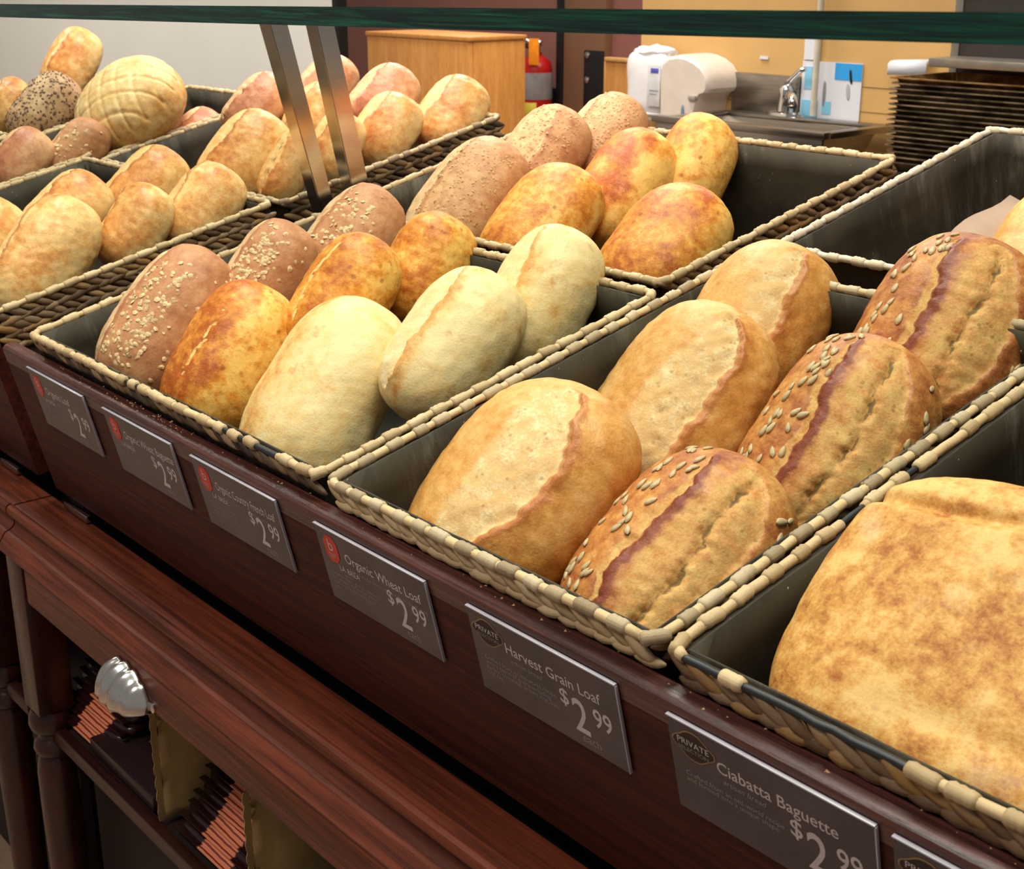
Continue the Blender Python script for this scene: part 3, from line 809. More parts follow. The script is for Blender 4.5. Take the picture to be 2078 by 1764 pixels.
BM = dict(
    wheat=bread_mat('wheat_crust', (220, 174, 108), (202, 142, 70), (160, 88, 30), (224, 204, 158), (164, 86, 34), .42, .5, 0, .75, cmix=.55),
    harvest=bread_mat('harvest_crust', (212, 162, 92), (188, 122, 62), (146, 76, 40), (208, 172, 104), (122, 54, 32), .45, .8, .45, .8, cmix=1.2, earmix=.95),
    cream=bread_mat('pale_crust', (230, 207, 152), (226, 188, 120), (198, 122, 48), (232, 214, 172), (204, 140, 66), .45, .55, .25, .3, patch=.5),
    cheese=bread_mat('cheese_crust', (238, 190, 100), (216, 142, 52), (172, 86, 28), (238, 216, 150), (178, 92, 36), .45, .78, .7, .3),
    oat=bread_mat('oat_crust', (204, 160, 116), (184, 128, 86), (150, 92, 60), (218, 194, 152), (158, 98, 62), .55, .5, 0, .3),
    bran=bread_mat('bran_crust', (212, 172, 124), (194, 144, 98), (158, 100, 62), (216, 190, 146), (166, 108, 70), .55, .6, 0, .5),
    roll=bread_mat('golden_roll_crust', (236, 198, 134), (218, 158, 90), (182, 106, 50), (230, 200, 142), (176, 104, 62), .36, .65, .15, .4),
    pink=bread_mat('red_brown_crust', (218, 172, 128), (196, 132, 94), (164, 96, 68), (226, 196, 146), (160, 90, 60), .38, .6, .2, .4),
    ciab=bread_mat('ciabatta_crust', (222, 180, 112), (206, 150, 76), (164, 94, 40), (218, 190, 136), (150, 90, 42), .6, .95, .3, .5, .9, 0, .25),
    boule=bread_mat('round_loaf_crust', (238, 208, 150), (226, 182, 116), (196, 134, 70), (236, 214, 164), (190, 130, 70), .42, .6, .1, .3),
    seeded=bread_mat('pale_seeded_crust', (214, 182, 140), (190, 150, 110), (150, 108, 78), (214, 190, 150), (150, 108, 78), .55, .6, 0, .3),
)
OATM = flat('oat_flake', (222, 190, 142), .6, var=.08, scale=200)
BRANM = flat('bran_flake', (206, 164, 112), .6, var=.08, scale=200)
DARKSEED = flat('dark_seed', (112, 86, 68), .6, var=.1, scale=200)
SEEDM = flat('sunflower_seed', (196, 172, 128), .45, var=.08, scale=120)

def sst(x, a, b):
    q = np.clip((x - a) / (b - a), 0, 1); return q * q * (3 - 2 * q)

class Loaf:
    """surface of one loaf in local coords: x = width, y = length, z = top crust"""
    def __init__(s, dims, seed, p=3.0, q=2.5, top=.54, lump=.0022, slashes=(), bake=None, boxy=1.0, crease=None, cut=None):
        s.L, s.W, s.H = dims[0] * .97, dims[1] * .94, dims[2]; s.p, s.q, s.top, s.lump = p, q, top, lump
        s.sl, s.bake, s.boxy, s.crease, s.cut = slashes, bake, boxy, crease, cut
        r = np.random.RandomState(seed)
        s.k = r.normal(0, 1, (14, 3)); s.k *= (r.uniform(20, 130, 14) / np.linalg.norm(s.k, axis=1))[:, None]
        s.ph = r.uniform(0, 6.28, 14); s.am = 18 / np.linalg.norm(s.k, axis=1)
        s.k2 = r.normal(0, 1, (16, 3)); s.k2 *= (r.uniform(220, 600, 16) / np.linalg.norm(s.k2, axis=1))[:, None]; s.ph2 = r.uniform(0, 6.28, 16)
        s.bend = r.uniform(-.05, .05); s.tap = r.uniform(-.06, .06)
        s.w1 = r.uniform(0, 6.28, 3)
    def attrs(s, t, lat):
        s.crk = np.zeros_like(t); sl = np.zeros_like(t); er = np.zeros_like(t); disp = np.zeros_like(t)
        for (l0, slope, hw, tm, depth, ear, soft) in s.sl:
            c = l0 + slope * t + .06 * np.sin(4.3 * t + s.w1[0]) + .022 * np.sin(11.7 * t + s.w1[2]) + .016 * np.sin(25 * t + s.w1[1]) + .010 * np.sin(57 * t + 3 * s.w1[0])
            wv = hw * np.sqrt(np.clip(1 - (t / tm) ** 2, 0, 1)) + 1e-4
            d = (lat - c) / wv
            on = sst(np.clip(1 - (t / tm) ** 2, 0, 1), 0, .12)
            a = sst(d, -1 - soft, -1 + soft) * (1 - sst(d, .93, 1.07)) * on
            sl = np.maximum(sl, a * (.55 + .45 * sst(d, -1, .6)))
            dl = (d - 1.0) * wv; rid = np.where(dl > 0, np.exp(-(dl / .17) ** 2), np.exp(-(dl / .035) ** 2)) * on * (.55 + .45 * np.sin(11 * t + s.w1[2]) * np.sin(5 * t + s.w1[0]))
            er = np.maximum(er, np.where(dl > 0, np.exp(-(dl / .16) ** 2), np.exp(-(dl / .05) ** 2)) * on * (1 if ear > 0 else 0))
            disp += -depth * a * (.35 + .65 * sst(d, -.8, .9)) + ear * rid
        for (l0, slope, wd, tm, depth) in (s.crease or ()):
            c = l0 + slope * t + .04 * np.sin(6.1 * t + s.w1[2]) + .018 * np.sin(19.3 * t + s.w1[0]) + .012 * np.sin(43 * t + s.w1[1]) + .010 * np.sin(71 * t + 2 * s.w1[2])
            cw_ = sst(1 - (t / tm) ** 2, 0, .2) * (.45 + .55 * np.sin(8 * t + s.w1[1]) ** 2)
            disp += -depth * np.exp(-((lat - c) / wd) ** 2) * cw_
            s.crk = np.maximum(s.crk, np.exp(-((lat - c) / (wd * .7)) ** 2) * cw_)
        return sl, er, disp
    def pos(s, t, phi, full=False):
        t = np.asarray(t, float); phi = np.asarray(phi, float)
        at_ = np.clip(np.abs(t), 0, 1)
        r = np.clip(1 - at_ ** s.p, 0, 1) ** (1 / s.q)
        c, sn = np.cos(phi), np.sin(phi)
        ex = s.boxy
        x = np.sign(c) * np.abs(c) ** ex; zt = np.where(sn > 0, np.abs(sn) ** ex * s.top, -np.abs(sn) ** .62 * (1 - s.top))
        P = np.stack([x * s.W / 2 * r * (1 + s.tap * t), t * s.L / 2, zt * s.H * r ** .92], -1)
        P[..., 0] += s.bend * s.W * (1 - t * t) * .6
        lat = math.pi / 2 - phi; lat = np.where(lat < -math.pi, lat + 2 * math.pi, lat)   # >0 toward +x
        sl, er, disp = s.attrs(t, lat)
        lum = (np.sin(P @ s.k.T + s.ph) * s.am).sum(-1) / 3.2 * s.lump
        fn = np.sin(P @ s.k2.T + s.ph2).sum(-1) / 4
        lum = lum + fn * (.0003 + .0002 * sl)
        rr = np.minimum(1, r * 3)
        nrm = np.stack([P[..., 0] / (s.W / 2) ** 2, P[..., 1] / (s.L / 2) ** 2 * .6, P[..., 2] / (s.H / 2) ** 2], -1)
        nrm /= np.linalg.norm(nrm, axis=-1, keepdims=True) + 1e-9
        if s.cut is not None: disp = disp + s.cut(P, t, lat)
        P = P + nrm * ((disp * rr + lum)[..., None])
        if full: return P, nrm, lat, sl, er
        return P, nrm
    def mesh(s, name, nt, nphi):
        th = np.linspace(0, math.pi, nt + 1); t = -np.cos(th)
        phi = np.linspace(0, 2 * math.pi, nphi, endpoint=False)
        T, PH = np.meshgrid(t, phi, indexing='ij')
        P, nrm, lat, sl, er = s.pos(T, PH, True)
        P[0] = P[0].mean(0); P[-1] = P[-1].mean(0)
        V = P.reshape(-1, 3)
        i, j = np.meshgrid(np.arange(nt), np.arange(nphi), indexing='ij'); j2 = (j + 1) % nphi
        F = np.stack([i * nphi + j, (i + 1) * nphi + j, (i + 1) * nphi + j2, i * nphi + j2], -1).reshape(-1, 4)
        me = bpy.data.meshes.new(name)
        me.vertices.add(len(V)); me.vertices.foreach_set('co', V.ravel())
        me.loops.add(F.size); me.loops.foreach_set('vertex_index', F[:, ::-1].ravel().astype(np.int32))
        me.polygons.add(len(F)); me.polygons.foreach_set('loop_start', np.arange(0, F.size, 4, dtype=np.int32))
        try: me.polygons.foreach_set('loop_total', np.full(len(F), 4, dtype=np.int32))
        except Exception: pass
        me.update(calc_edges=True); me.validate()
        me.polygons.foreach_set('use_smooth', [True] * len(me.polygons))
        bk = s.bake(T, lat, P) if s.bake else np.full(T.shape, .4)
        for nm, arr in (('slash', sl), ('ear', er), ('bake', bk), ('crack', s.crk)):
            a = me.attributes.new(nm, 'FLOAT', 'POINT')
            if len(a.data) == arr.size: a.data.foreach_set('value', arr.ravel().astype(np.float32))
        me.validate(); me.update()
        return me

# pose table: x, b, n in the display frame; length, width, height; elevation, yaw, roll in degrees
LO = {
    'C1': (0.0872, 0.1239, -0.0216, 0.2017, 0.13, 0.1045, 32.9, 0.0, 0),
    'C2': (0.2033, 0.1302, -0.0446, 0.191, 0.1329, 0.1023, 38.9, -2.2, 0),
    'C3': (0.352, 0.1543, -0.0591, 0.2253, 0.1613, 0.1042, 35.5, -4.7, 0),
    'C4': (0.123, 0.2415, -0.0026, 0.1442, 0.1058, 0.081, 37.7, 2.0, 0),
    'C5': (0.2693, 0.2508, -0.0066, 0.1573, 0.1128, 0.0879, 36.0, 0.9, 0),
    'C6': (0.4647, 0.245, -0.0179, 0.1769, 0.1273, 0.0947, 32.4, 0.5, 0),
    'C7': (0.1249, 0.3605, -0.0055, 0.1619, 0.1173, 0.0896, 31.3, 1.0, 0),
    'C8': (0.2724, 0.3612, -0.0154, 0.1412, 0.1049, 0.0846, 39.2, 0.4, 0),
    'C9': (0.4689, 0.3603, -0.0157, 0.1694, 0.1174, 0.0919, 39.3, -0.7, 0),
    'S1': (0.0873, 0.5694, -0.0341, 0.2081, 0.1442, 0.1012, 31.0, -0.5, 0),
    'S2': (0.0886, 0.7052, -0.0144, 0.1631, 0.1246, 0.0927, 31.5, -0.5, 0),
    'S3': (0.1005, 0.8106, -0.0198, 0.148, 0.1124, 0.0855, 27.7, 0.5, 0),
    'O1': (0.2381, 0.5647, -0.0425, 0.1848, 0.1417, 0.0965, 27.6, -0.0, 0),
    'O2': (0.2493, 0.7, -0.0395, 0.1748, 0.1271, 0.094, 35.5, -0.9, 0),
    'O3': (0.2803, 0.7955, -0.0376, 0.1498, 0.1095, 0.091, 40.0, -2.6, 0),
    'O4': (0.4336, 0.5748, -0.0476, 0.1831, 0.1445, 0.0942, 27.2, 0.3, 0),
    'W1': (0.6941, 0.1244, -0.0509, 0.2232, 0.1838, 0.1032, 26.5, 0.2, 0),
    'W2': (0.6933, 0.3144, -0.0627, 0.2248, 0.1739, 0.1022, 34.9, -0.6, 0),
    'W3': (0.6839, 0.4455, -0.0356, 0.1802, 0.1426, 0.0993, 34.7, -0.2, 0),
    'H1': (0.8513, 0.1441, -0.0749, 0.207, 0.1635, 0.1, 25.9, 3.5, 0),
    'H2': (0.8506, 0.3374, -0.0622, 0.2052, 0.1571, 0.1002, 34.6, 1.1, 0),
    'H3': (0.8552, 0.4828, -0.0285, 0.211, 0.1637, 0.1008, 36.6, -0.7, 0),
    'D2a': (0.7402, 0.8564, -0.1083, 0.1757, 0.1238, 0.0965, 33.9, 0.8, 0),
    'E1': (1.158, 0.125, -0.02, 0.22, 0.315, 0.085, 26, -5, 0),
    'E2': (1.19, 0.32, -0.025, 0.215, 0.305, 0.085, 32, -3, 0),
    'B0': (-0.35, 0.0813, 0.0199, 0.1506, 0.1099, 0.0901, 37.0, -0.1, 0),
    'B1': (-0.2346, 0.1225, 0.0048, 0.1851, 0.1168, 0.1062, 38.6, -0.4, 0),
    'B2': (-0.3599, 0.2093, 0.0156, 0.1485, 0.1121, 0.0901, 25.8, 1.2, 0),
    'B3': (-0.2303, 0.249, 0.0035, 0.1307, 0.1019, 0.078, 40.0, 1.3, 0),
    'B4': (-0.3791, 0.3406, 0.0056, 0.1509, 0.1133, 0.0906, 27.5, 0.9, 0),
    'B5': (-0.221, 0.3469, -0.0053, 0.144, 0.1121, 0.0891, 33.2, 0.0, 0),
    'R1': (-0.3502, 0.4951, 0.0034, 0.1719, 0.1224, 0.1031, 32.9, -0.0, 0),
    'R2': (-0.2556, 0.5144, -0.0019, 0.1258, 0.0726, 0.0655, 40.7, -0.7, 0),
    'R3': (-0.2478, 0.5921, 0.0035, 0.1191, 0.0927, 0.0718, 37.8, 2.2, 0),
    'R4': (-0.233, 0.6788, 0.0014, 0.1309, 0.1068, 0.0833, 33.8, 0.1, 0),
    'R5': (-0.2297, 0.799, -0.0121, 0.1445, 0.1184, 0.0899, 33.5, -1.0, 0),
    'R6': (-0.3635, 0.7704, 0.0124, 0.1355, 0.1135, 0.0851, 28.2, -0.0, 0),
    'R7': (-0.508, 0.7596, 0.0285, 0.126, 0.1065, 0.0798, 28.8, 0.5, 0),
    'R8': (-0.5085, 0.624, 0.0366, 0.1309, 0.1045, 0.0776, 28.7, 1.3, 0),
    'R9': (-0.4156, 0.6694, 0.0158, 0.1137, 0.0964, 0.0729, 33.7, 1.8, 0),
    'A1': (-0.85, 0.56, 0.03, 0.215, 0.225, 0.14, 25, 0, 0),
    'A2': (-0.806, 0.3228, 0.011, 0.1278, 0.1074, 0.0814, 30.3, 0.7, 0),
    'A3': (-0.79, 0.4172, -0.0046, 0.1377, 0.0918, 0.0836, 33.3, 0.7, 0),
    'A4': (-1.1893, 0.5319, 0.0053, 0.1745, 0.1136, 0.104, 31.1, 1.2, 0),
    'A5': (-1.2958, 0.6572, 0.0585, 0.1602, 0.1121, 0.095, 41.1, -0.4, 0),
    'A6': (-1.2602, 0.4875, 0.0244, 0.1264, 0.1068, 0.0797, 30.6, 0.6, 0),
    'A7': (-0.8058, 0.6443, -0.0489, 0.1274, 0.1097, 0.0812, 25.2, 0.5, 0),
}

def loaf_mw(k):
    x, b, n, L, W, H, e, yw, ro = LO[k]
    e, yw, ro = map(math.radians, (e, yw, ro))
    l = Vector((math.sin(yw) * math.cos(e), math.cos(yw) * math.cos(e), math.sin(e)))
    wv = Vector((math.cos(yw), -math.sin(yw), 0)); h = wv.cross(l)
    w2 = wv * math.cos(ro) + h * math.sin(ro); h2 = -wv * math.sin(ro) + h * math.cos(ro)
    return DM @ frame_mat(w2, l, h2, Vector((x, b, n)))

def scatter(lf, n, lat0, lat1, t0, t1, rs, bias=1.0):
    out = []
    for _ in range(n):
        la = lat0 + (lat1 - lat0) * rs.rand() ** bias; tt = rs.uniform(t0, t1); ph = math.pi / 2 - la
        e_ = 1e-3
        p, _n = lf.pos(np.array([tt, tt + e_, tt]), np.array([ph, ph, ph + e_]))
        a = p[1] - p[0]; b = p[2] - p[0]; nn = np.cross(a, b); nn /= np.linalg.norm(nn) + 1e-12
        if nn @ _n[0] < 0: nn = -nn
        out.append((p[0], nn))
    return out
def flakes(lf, parent, mat, spots, size, rs, name='oat_flakes', thick=.13):
    v, f = [], []
    for p, n in spots:
        n = n + rs.normal(0, .22, 3); n /= np.linalg.norm(n)
        u = np.cross(n, rs.normal(0, 1, 3)); u /= np.linalg.norm(u); w_ = np.cross(n, u)
        s = size * rs.uniform(.55, 1.25); a = rs.uniform(.6, .95); b0 = len(v)
        for k in range(6):
            th = 2 * math.pi * k / 6; v.append(p + n * .0002 + s * (math.cos(th) * u + a * math.sin(th) * w_) * rs.uniform(.85, 1.1))
        v.append(p + n * (.0002 + s * thick * 2)); v.append(p - n * .0008)
        for k in range(6):
            f.append((b0 + k, b0 + (k + 1) % 6, b0 + 6)); f.append((b0 + (k + 1) % 6, b0 + k, b0 + 7))
    o = new_obj(name, mesh_py(name, v, f), mat, parent); o['kind'] = 'stuff'
    return o
def seed_me():
    v, f = [], []; n, m = 6, 7
    for i in range(n + 1):
        q = i / n * 2 - 1; r = math.sqrt(max(0, 1 - q * q)) * (1 - .28 * q)
        for k in range(m):
            a = 2 * math.pi * k / m; v.append((q * .0052, r * .0026 * math.cos(a), r * .0014 * math.sin(a)))
    for i in range(n):
        for k in range(m): f.append((i * m + k, i * m + (k + 1) % m, (i + 1) * m + (k + 1) % m, (i + 1) * m + k))
    return mesh_py('seed', v, f, True)
SEED = seed_me(); SEED.materials.append(SEEDM)
def seeds(lf, parent, spots, rs):
    for p, n in spots:
        u = np.array((rs.normal(0, .5), 1, rs.normal(0, .4))); u -= n * (u @ n); u /= np.linalg.norm(u); w_ = np.cross(n, u)
        new_obj('seed', SEED, None, parent, frame_mat(u, w_, n, p + n * .0007) @ Matrix.Scale(rs.uniform(.85, 1.2), 4))

G = lambda x, m, s: np.exp(-((x - m) / s) ** 2)
def make(k, kind, label, group, seed, res=(90, 80), **kw):
    dims = LO[k][3:6]; rs = np.random.RandomState(seed + 100)
    mat = BM[kw.get('mat', kind)]; nm = 'bread_loaf'; cat = 'bread'
    o_sl, bake, extra = kw.get('sl'), kw.get('bake'), {}
    if kind == 'wheat':
        sl = o_sl or [(.28, .06, .46, .86, .0045, .0042, .38)]
        bake = bake or (lambda t, la, P: .30 + .38 * sst(la, 1.2, 2.2) + .28 * G(la, .95, .25) - .12 * sst(t, .2, .9) + .22 * sst(-t, .3, 1))
    elif kind == 'harvest':
        sl = o_sl or [(.60, .05, .50, .88, .003, .0, .45), (-.03, .04, .08, .84, .003, .003, .5)]
        extra['crease'] = [(.60, .06, .055, .82, .0055)]
        bake = bake or (lambda t, la, P: .45 + .30 * G(la, .06, .16) - .1 * sst(la, 1.3, 2.2) + .12 * sst(-la, .0, .7))
    elif kind == 'cream':
        sl = o_sl or []
        bake = bake or (lambda t, la, P: .10 + .55 * G(la, -.35, .28) + .12 * sst(-t, .2, 1))
    elif kind == 'cheese':
        sl = o_sl or []
        bake = bake or (lambda t, la, P: .10 + .66 * (1 - sst(la + .12 * np.sin(7 * t), .62, .92)) + .15 * sst(-t, .5, 1))
    elif kind in ('oat', 'bran'):
        sl = o_sl or [(-.42, .0, .36, .93, .001, .0012, .5)]
        bake = bake or (lambda t, la, P: .42 + .12 * sst(t, .3, 1))
    elif kind in ('roll', 'pink'):
        sl = o_sl if o_sl is not None else [(-.15, .1, .36, .85, .004, .003, .4)]
        bake = bake or (lambda t, la, P: .28 + .40 * G(la, .5, .55) - .25 * sst(la, 1.2, 2.0) - .1 * sst(t, .6, 1))
    else:
        sl = o_sl or []
        bake = bake or (lambda t, la, P: np.full(t.shape, .4))
    for q in ('p', 'q', 'top', 'lump', 'boxy', 'crease', 'cut'):
        if q in kw: extra[q] = kw[q]
    lf = Loaf(dims, seed, slashes=sl, bake=bake, **extra)
    me = lf.mesh(nm, *res)
    o = new_obj(nm, me, mat, None, loaf_mw(k))
    tag(o, label, cat, group)
    if kind == 'oat':
        flakes(lf, o, OATM, scatter(lf, kw.get('nf', 170), .0, .95, -.85, .55, rs, .9) + scatter(lf, 30, .0, 1.6, -.85, .8, rs), .0035, rs)
    if kind == 'bran':
        flakes(lf, o, BRANM, scatter(lf, 300, -.2, 1.3, -.85, .75, rs), .0022, rs, 'bran_flakes')
    if kind == 'seeded':
        flakes(lf, o, DARKSEED, scatter(lf, 650, -1.2, 2.4, -.9, .93, rs), .0030, rs, 'dark_seeds')
    if kind == 'harvest':
        seeds(lf, o, scatter(lf, 46, -.75, -.03, -.86, .86, rs) + scatter(lf, 15, 1.25, 1.75, -.5, .75, rs), rs)
    return o
R1 = (120, 110)
g = 'oat topped loaves in the wide front basket'
make('C1', 'oat', 'oat topped brown loaf nearest the front at the left end of the wide basket', g, 1, R1)
make('C4', 'oat', 'oat topped brown loaf second in the row leaning behind the front one', g, 2)
make('C7', 'oat', 'oat topped brown loaf last of the row, just below the steel posts', g, 3, nf=90)
g = 'cheese loaves in the wide front basket'
make('C2', 'cheese', 'half orange half yellow cheese loaf leaning at the front of the wide basket', g, 4, R1, sl=[(.25, .0, .03, .5, .002, .0, .5)])
make('C5', 'cheese', 'glossy orange cheese loaf with a pale broken line, second in its row', g, 5, bake=lambda t, la, P: .22 + .38 * (1 - sst(la, 1.0, 1.5)), sl=[(-.05, .05, .06, .7, .002, .0, .5)])
make('C8', 'cheese', 'speckled orange cheese loaf third in its row at the back of the wide basket', g, 6, bake=lambda t, la, P: .30 + .3 * (1 - sst(la, .8, 1.4)))
g = 'pale loaves in the wide front basket'
make('C3', 'cream', 'pale cream loaf with faint brown patches lying at the very front corner', g, 7, R1)
make('C6', 'cream', 'pale cream loaf with an orange edged white slash, second in its row', g, 8, R1, sl=[(-.28, .0, .42, .88, .003, .0035, .3)], bake=lambda t, la, P: .06 + .50 * G(la, .22, .14) + .10 * sst(-t, .0, 1))
make('C9', 'cream', 'pale cream loaf with a tan patch, third and rearmost of the pale row', g, 9, sl=[(-.22, .0, .42, .85, .003, .0035, .3)], bake=lambda t, la, P: .08 + .42 * G(la, .32, .18) + .35 * G(la, 1.2, .25) * G(t, -.05, .35))
g = 'bran loaves in the second row'
make('S1', 'bran', 'long bran crusted loaf at the front left of the second row basket', g, 10)
make('S2', 'bran', 'bran crusted loaf with a pale slashed side, behind the long one', g, 11, sl=[(.15, .0, .5, .85, .003, .004, .4)])
make('S3', 'bran', 'bran crusted loaf rearmost, below the black hinge plate', g, 12)
g = 'cheese loaves in the second row'
make('O1', 'cheese', 'mottled orange cheese loaf in front of the bran loaves in the second row', g, 13, bake=lambda t, la, P: .48 - .25 * G(la, .85, .12) - .2 * sst(la, 1.2, 1.8), sl=[])
make('O2', 'cheese', 'orange and yellow cheese loaf standing in the middle of the second row', g, 14)
make('O3', 'cheese', 'upright yellow cheese loaf rearmost before the sink', g, 15, bake=lambda t, la, P: .10 + .55 * (1 - sst(la, .1, .5)))
make('O4', 'cheese', 'broad mottled orange cheese loaf alone beside the empty half of its basket', g, 16, bake=lambda t, la, P: .62 - .55 * sst(la + .5 * t, 1.1, 1.9))
g = 'wheat loaves with one long slash'
R2 = (170, 150)
make('W1', 'wheat', 'golden wheat loaf with one wide pale slash, nearest the front rim', g, 17, R2)
make('W2', 'wheat', 'golden wheat loaf with a holey pale slash, middle of its row', g, 18, R2, sl=[(.42, .16, .42, .86, .005, .0042, .4)])
make('W3', 'wheat', 'golden wheat loaf at the back of the plaited basket, left of the dark seeded one', g, 19, R1, sl=[(.5, .1, .34, .86, .004, .004, .6)])
g = 'sunflower seed harvest loaves'
make('H1', 'harvest', 'sunflower seed harvest loaf at the front right corner of the plaited basket', g, 20, R2)
make('H2', 'harvest', 'sunflower seed harvest loaf in the middle of its row', g, 21, R2)
make('H3', 'harvest', 'darker reddish harvest loaf with seeds at the back of the plaited basket', g, 22, R2, bake=lambda t, la, P: .62 + .25 * G(la, .06, .16) + .15 * sst(la, 1.0, 1.5))
make('D2a', 'wheat', 'golden loaf half out of frame in the floury rimmed second row basket', 'wheat loaves with one long slash', 23, sl=[(.1, 0, .2, .8, .003, .003, .5)])
g = 'ciabatta loaves'
cx = lambda a, wd, dp: (lambda P, t, la: -dp * np.exp(-((t - a - .10 * np.sin(P[..., 0] * 30)) / wd) ** 2) * (P[..., 2] > 0))
make('E1', 'ciab', 'large flat golden ciabatta filling the front right basket', g, 24, (200, 180), p=4.2, q=3.4, boxy=.72, top=.56, lump=.0055,
     cut=lambda P, t, la: -.006 * np.exp(-((t - .70 - .1 * np.sin(P[..., 0] * 22)) / .05) ** 2) * (P[..., 2] > 0) - .003 * np.exp(-((t + .62) / .1) ** 2) * np.exp(-((P[..., 0] - .0) / .06) ** 2) * (P[..., 2] > 0),
     bake=lambda t, la, P: .46 + .15 * np.sin(P[..., 0] * 60) * np.sin(P[..., 1] * 47 + 1) - .35 * np.exp(-((t - .74) / .08) ** 2) - .4 * np.exp(-((t + .6 - .8 * (P[..., 0])) / .11) ** 2) * np.exp(-((P[..., 0] + .02) / .07) ** 2))
make('E2', 'ciab', 'second flat ciabatta leaning behind the large one at the right edge', g, 25, R1, p=4.2, q=3.4, boxy=.72, top=.56, lump=.004,
     bake=lambda t, la, P: .42 - .4 * np.exp(-((t - .8) / .1) ** 2))
g = 'golden rolls in the left basket'
make('B0', 'roll', 'golden roll cut off by the left picture edge', g, 26)
make('B1', 'roll', 'large pale golden roll with a long seam at the front of the left basket', g, 27, R1, sl=[(-.1, .0, .12, .9, .003, .002, .5)], bake=lambda t, la, P: .12 + .35 * G(la, .25, .15) + .2 * G(la, 1.0, .4) * G(t, -.3, .5))
make('B2', 'roll', 'darker glazed golden roll behind the large pale one', g, 28)
make('B3', 'roll', 'round golden roll with a torn top in the middle of the left basket', g, 29, sl=[(-.3, .0, .3, .7, .006, .004, .3)], lump=.004)
make('B4', 'roll', 'browned golden roll at the back of the left basket', g, 30)
make('B5', 'roll', 'plump pale golden roll in the back right corner of the left basket', g, 31, sl=[(-.2, .0, .3, .9, .005, .004, .3)], bake=lambda t, la, P: .18 + .3 * G(la, .9, .5))
g = 'crusty rolls behind the steel posts'
make('R1', 'roll', 'big crusty roll with a pale left flank, left of the steel posts', g, 32, R1)
make('R2', 'roll', 'slim split roll with a dark crack beside the first steel post', g, 33, sl=[(.1, .0, .3, .92, .004, .0, .3)], crease=[(.1, 0, .07, .9, .006)])
make('R3', 'roll', 'golden roll seen between the two steel posts', g, 34)
make('R4', 'roll', 'plump golden roll just right of the second steel post', g, 35)
make('R5', 'roll', 'pale golden roll rightmost in the basket behind the posts', g, 36)
make('R6', 'pink', 'browned roll behind, in front of the honey wood cabinet', g, 37)
make('R7', 'pink', 'reddish roll at the very back between the steel posts', g, 38)
make('R8', 'pink', 'reddish roll left of the first steel post against the liner', g, 39)
make('R9', 'roll', 'small golden roll half hidden between the steel posts', g, 40)
g = 'assorted loaves at the far left'
def xh(P, t, la):
    a = np.abs(np.sin((P[..., 0] + P[..., 1]) * 75)); b = np.abs(np.sin((P[..., 0] - P[..., 1]) * 75))
    return -.0022 * (np.exp(-(a / .22) ** 2) + np.exp(-(b / .22) ** 2)) * (P[..., 2] > 0)
make('A1', 'boule', 'big round loaf with a crisscross scored crust', g, 41, R2, p=2.2, q=2.0, cut=xh, bake=lambda t, la, P: .22 + .35 * sst(la, .9, 1.7))
make('A2', 'pink', 'reddish brown roll at the left picture edge', g, 42)
make('A3', 'oat', 'small brown flour dusted roll standing in front of the big round loaf', g, 43, nf=20, sl=[])
make('A4', 'seeded', 'dark speckled seeded roll at far left', g, 44)
make('A5', 'roll', 'tall golden roll standing highest against the white panel', g, 45, sl=[(.25, 0, .12, .8, .002, .002, .5)])
make('A6', 'roll', 'glossy golden roll at far left, half out of frame', g, 46)
make('A7', 'pink', 'reddish roll peeping out right of the big round loaf', g, 47)

# ------------------------------------------------------------------ price signs
t = NT('slate_card'); v = t.coord((1, 1, 1))
CARD = t.done(t.mix(t.ss(t.noise(v, 18, 3), .3, .7), lin(54, 45, 51), lin(72, 61, 67)), .24)
CARD_EDGE = flat('clear_sign_sleeve', (170, 166, 176), .25)
CHALK = flat('chalk_white_print', (196, 184, 186), .6, var=.03, scale=300)
CHALK2 = flat('chalk_grey_print', (146, 134, 136), .6, var=.03, scale=300)
RED = flat('red_logo_print', (206, 62, 44), .5, var=.03)
BROWNB = flat('brown_badge_print', (40, 26, 20), .5); GOLD = flat('gold_badge_line', (150, 122, 84), .4)
def text_me(s, size, align='LEFT', shear=0.0, space=1.0, xs=1.0, off=0.0):
    cu_ = bpy.data.curves.new('txt', 'FONT'); cu_.body = s; cu_.size = size; cu_.align_x = align; cu_.shear = shear
    cu_.space_line = space; cu_.offset = off; cu_.resolution_u = 3
    ob = bpy.data.objects.new('txt', cu_); C.objects.link(ob)
    dg = bpy.context.evaluated_depsgraph_get()
    me = bpy.data.meshes.new_from_object(ob.evaluated_get(dg))
    bpy.data.objects.remove(ob); bpy.data.curves.remove(cu_)
    me.materials.clear()
    if xs != 1: me.transform(Matrix.Diagonal((xs, 1, 1, 1)))
    return me
def poly_me(name, pts, th=.0002):
    n = len(pts)
    v = [(x, y, 0) for x, y in pts] + [(x, y, th) for x, y in pts]
    f = [tuple(range(n - 1, -1, -1)), tuple(range(n, 2 * n))] + [(i, (i + 1) % n, n + (i + 1) % n, n + i) for i in range(n)]
    return mesh_py(name, v, f)
SW, SH = .151, .0735
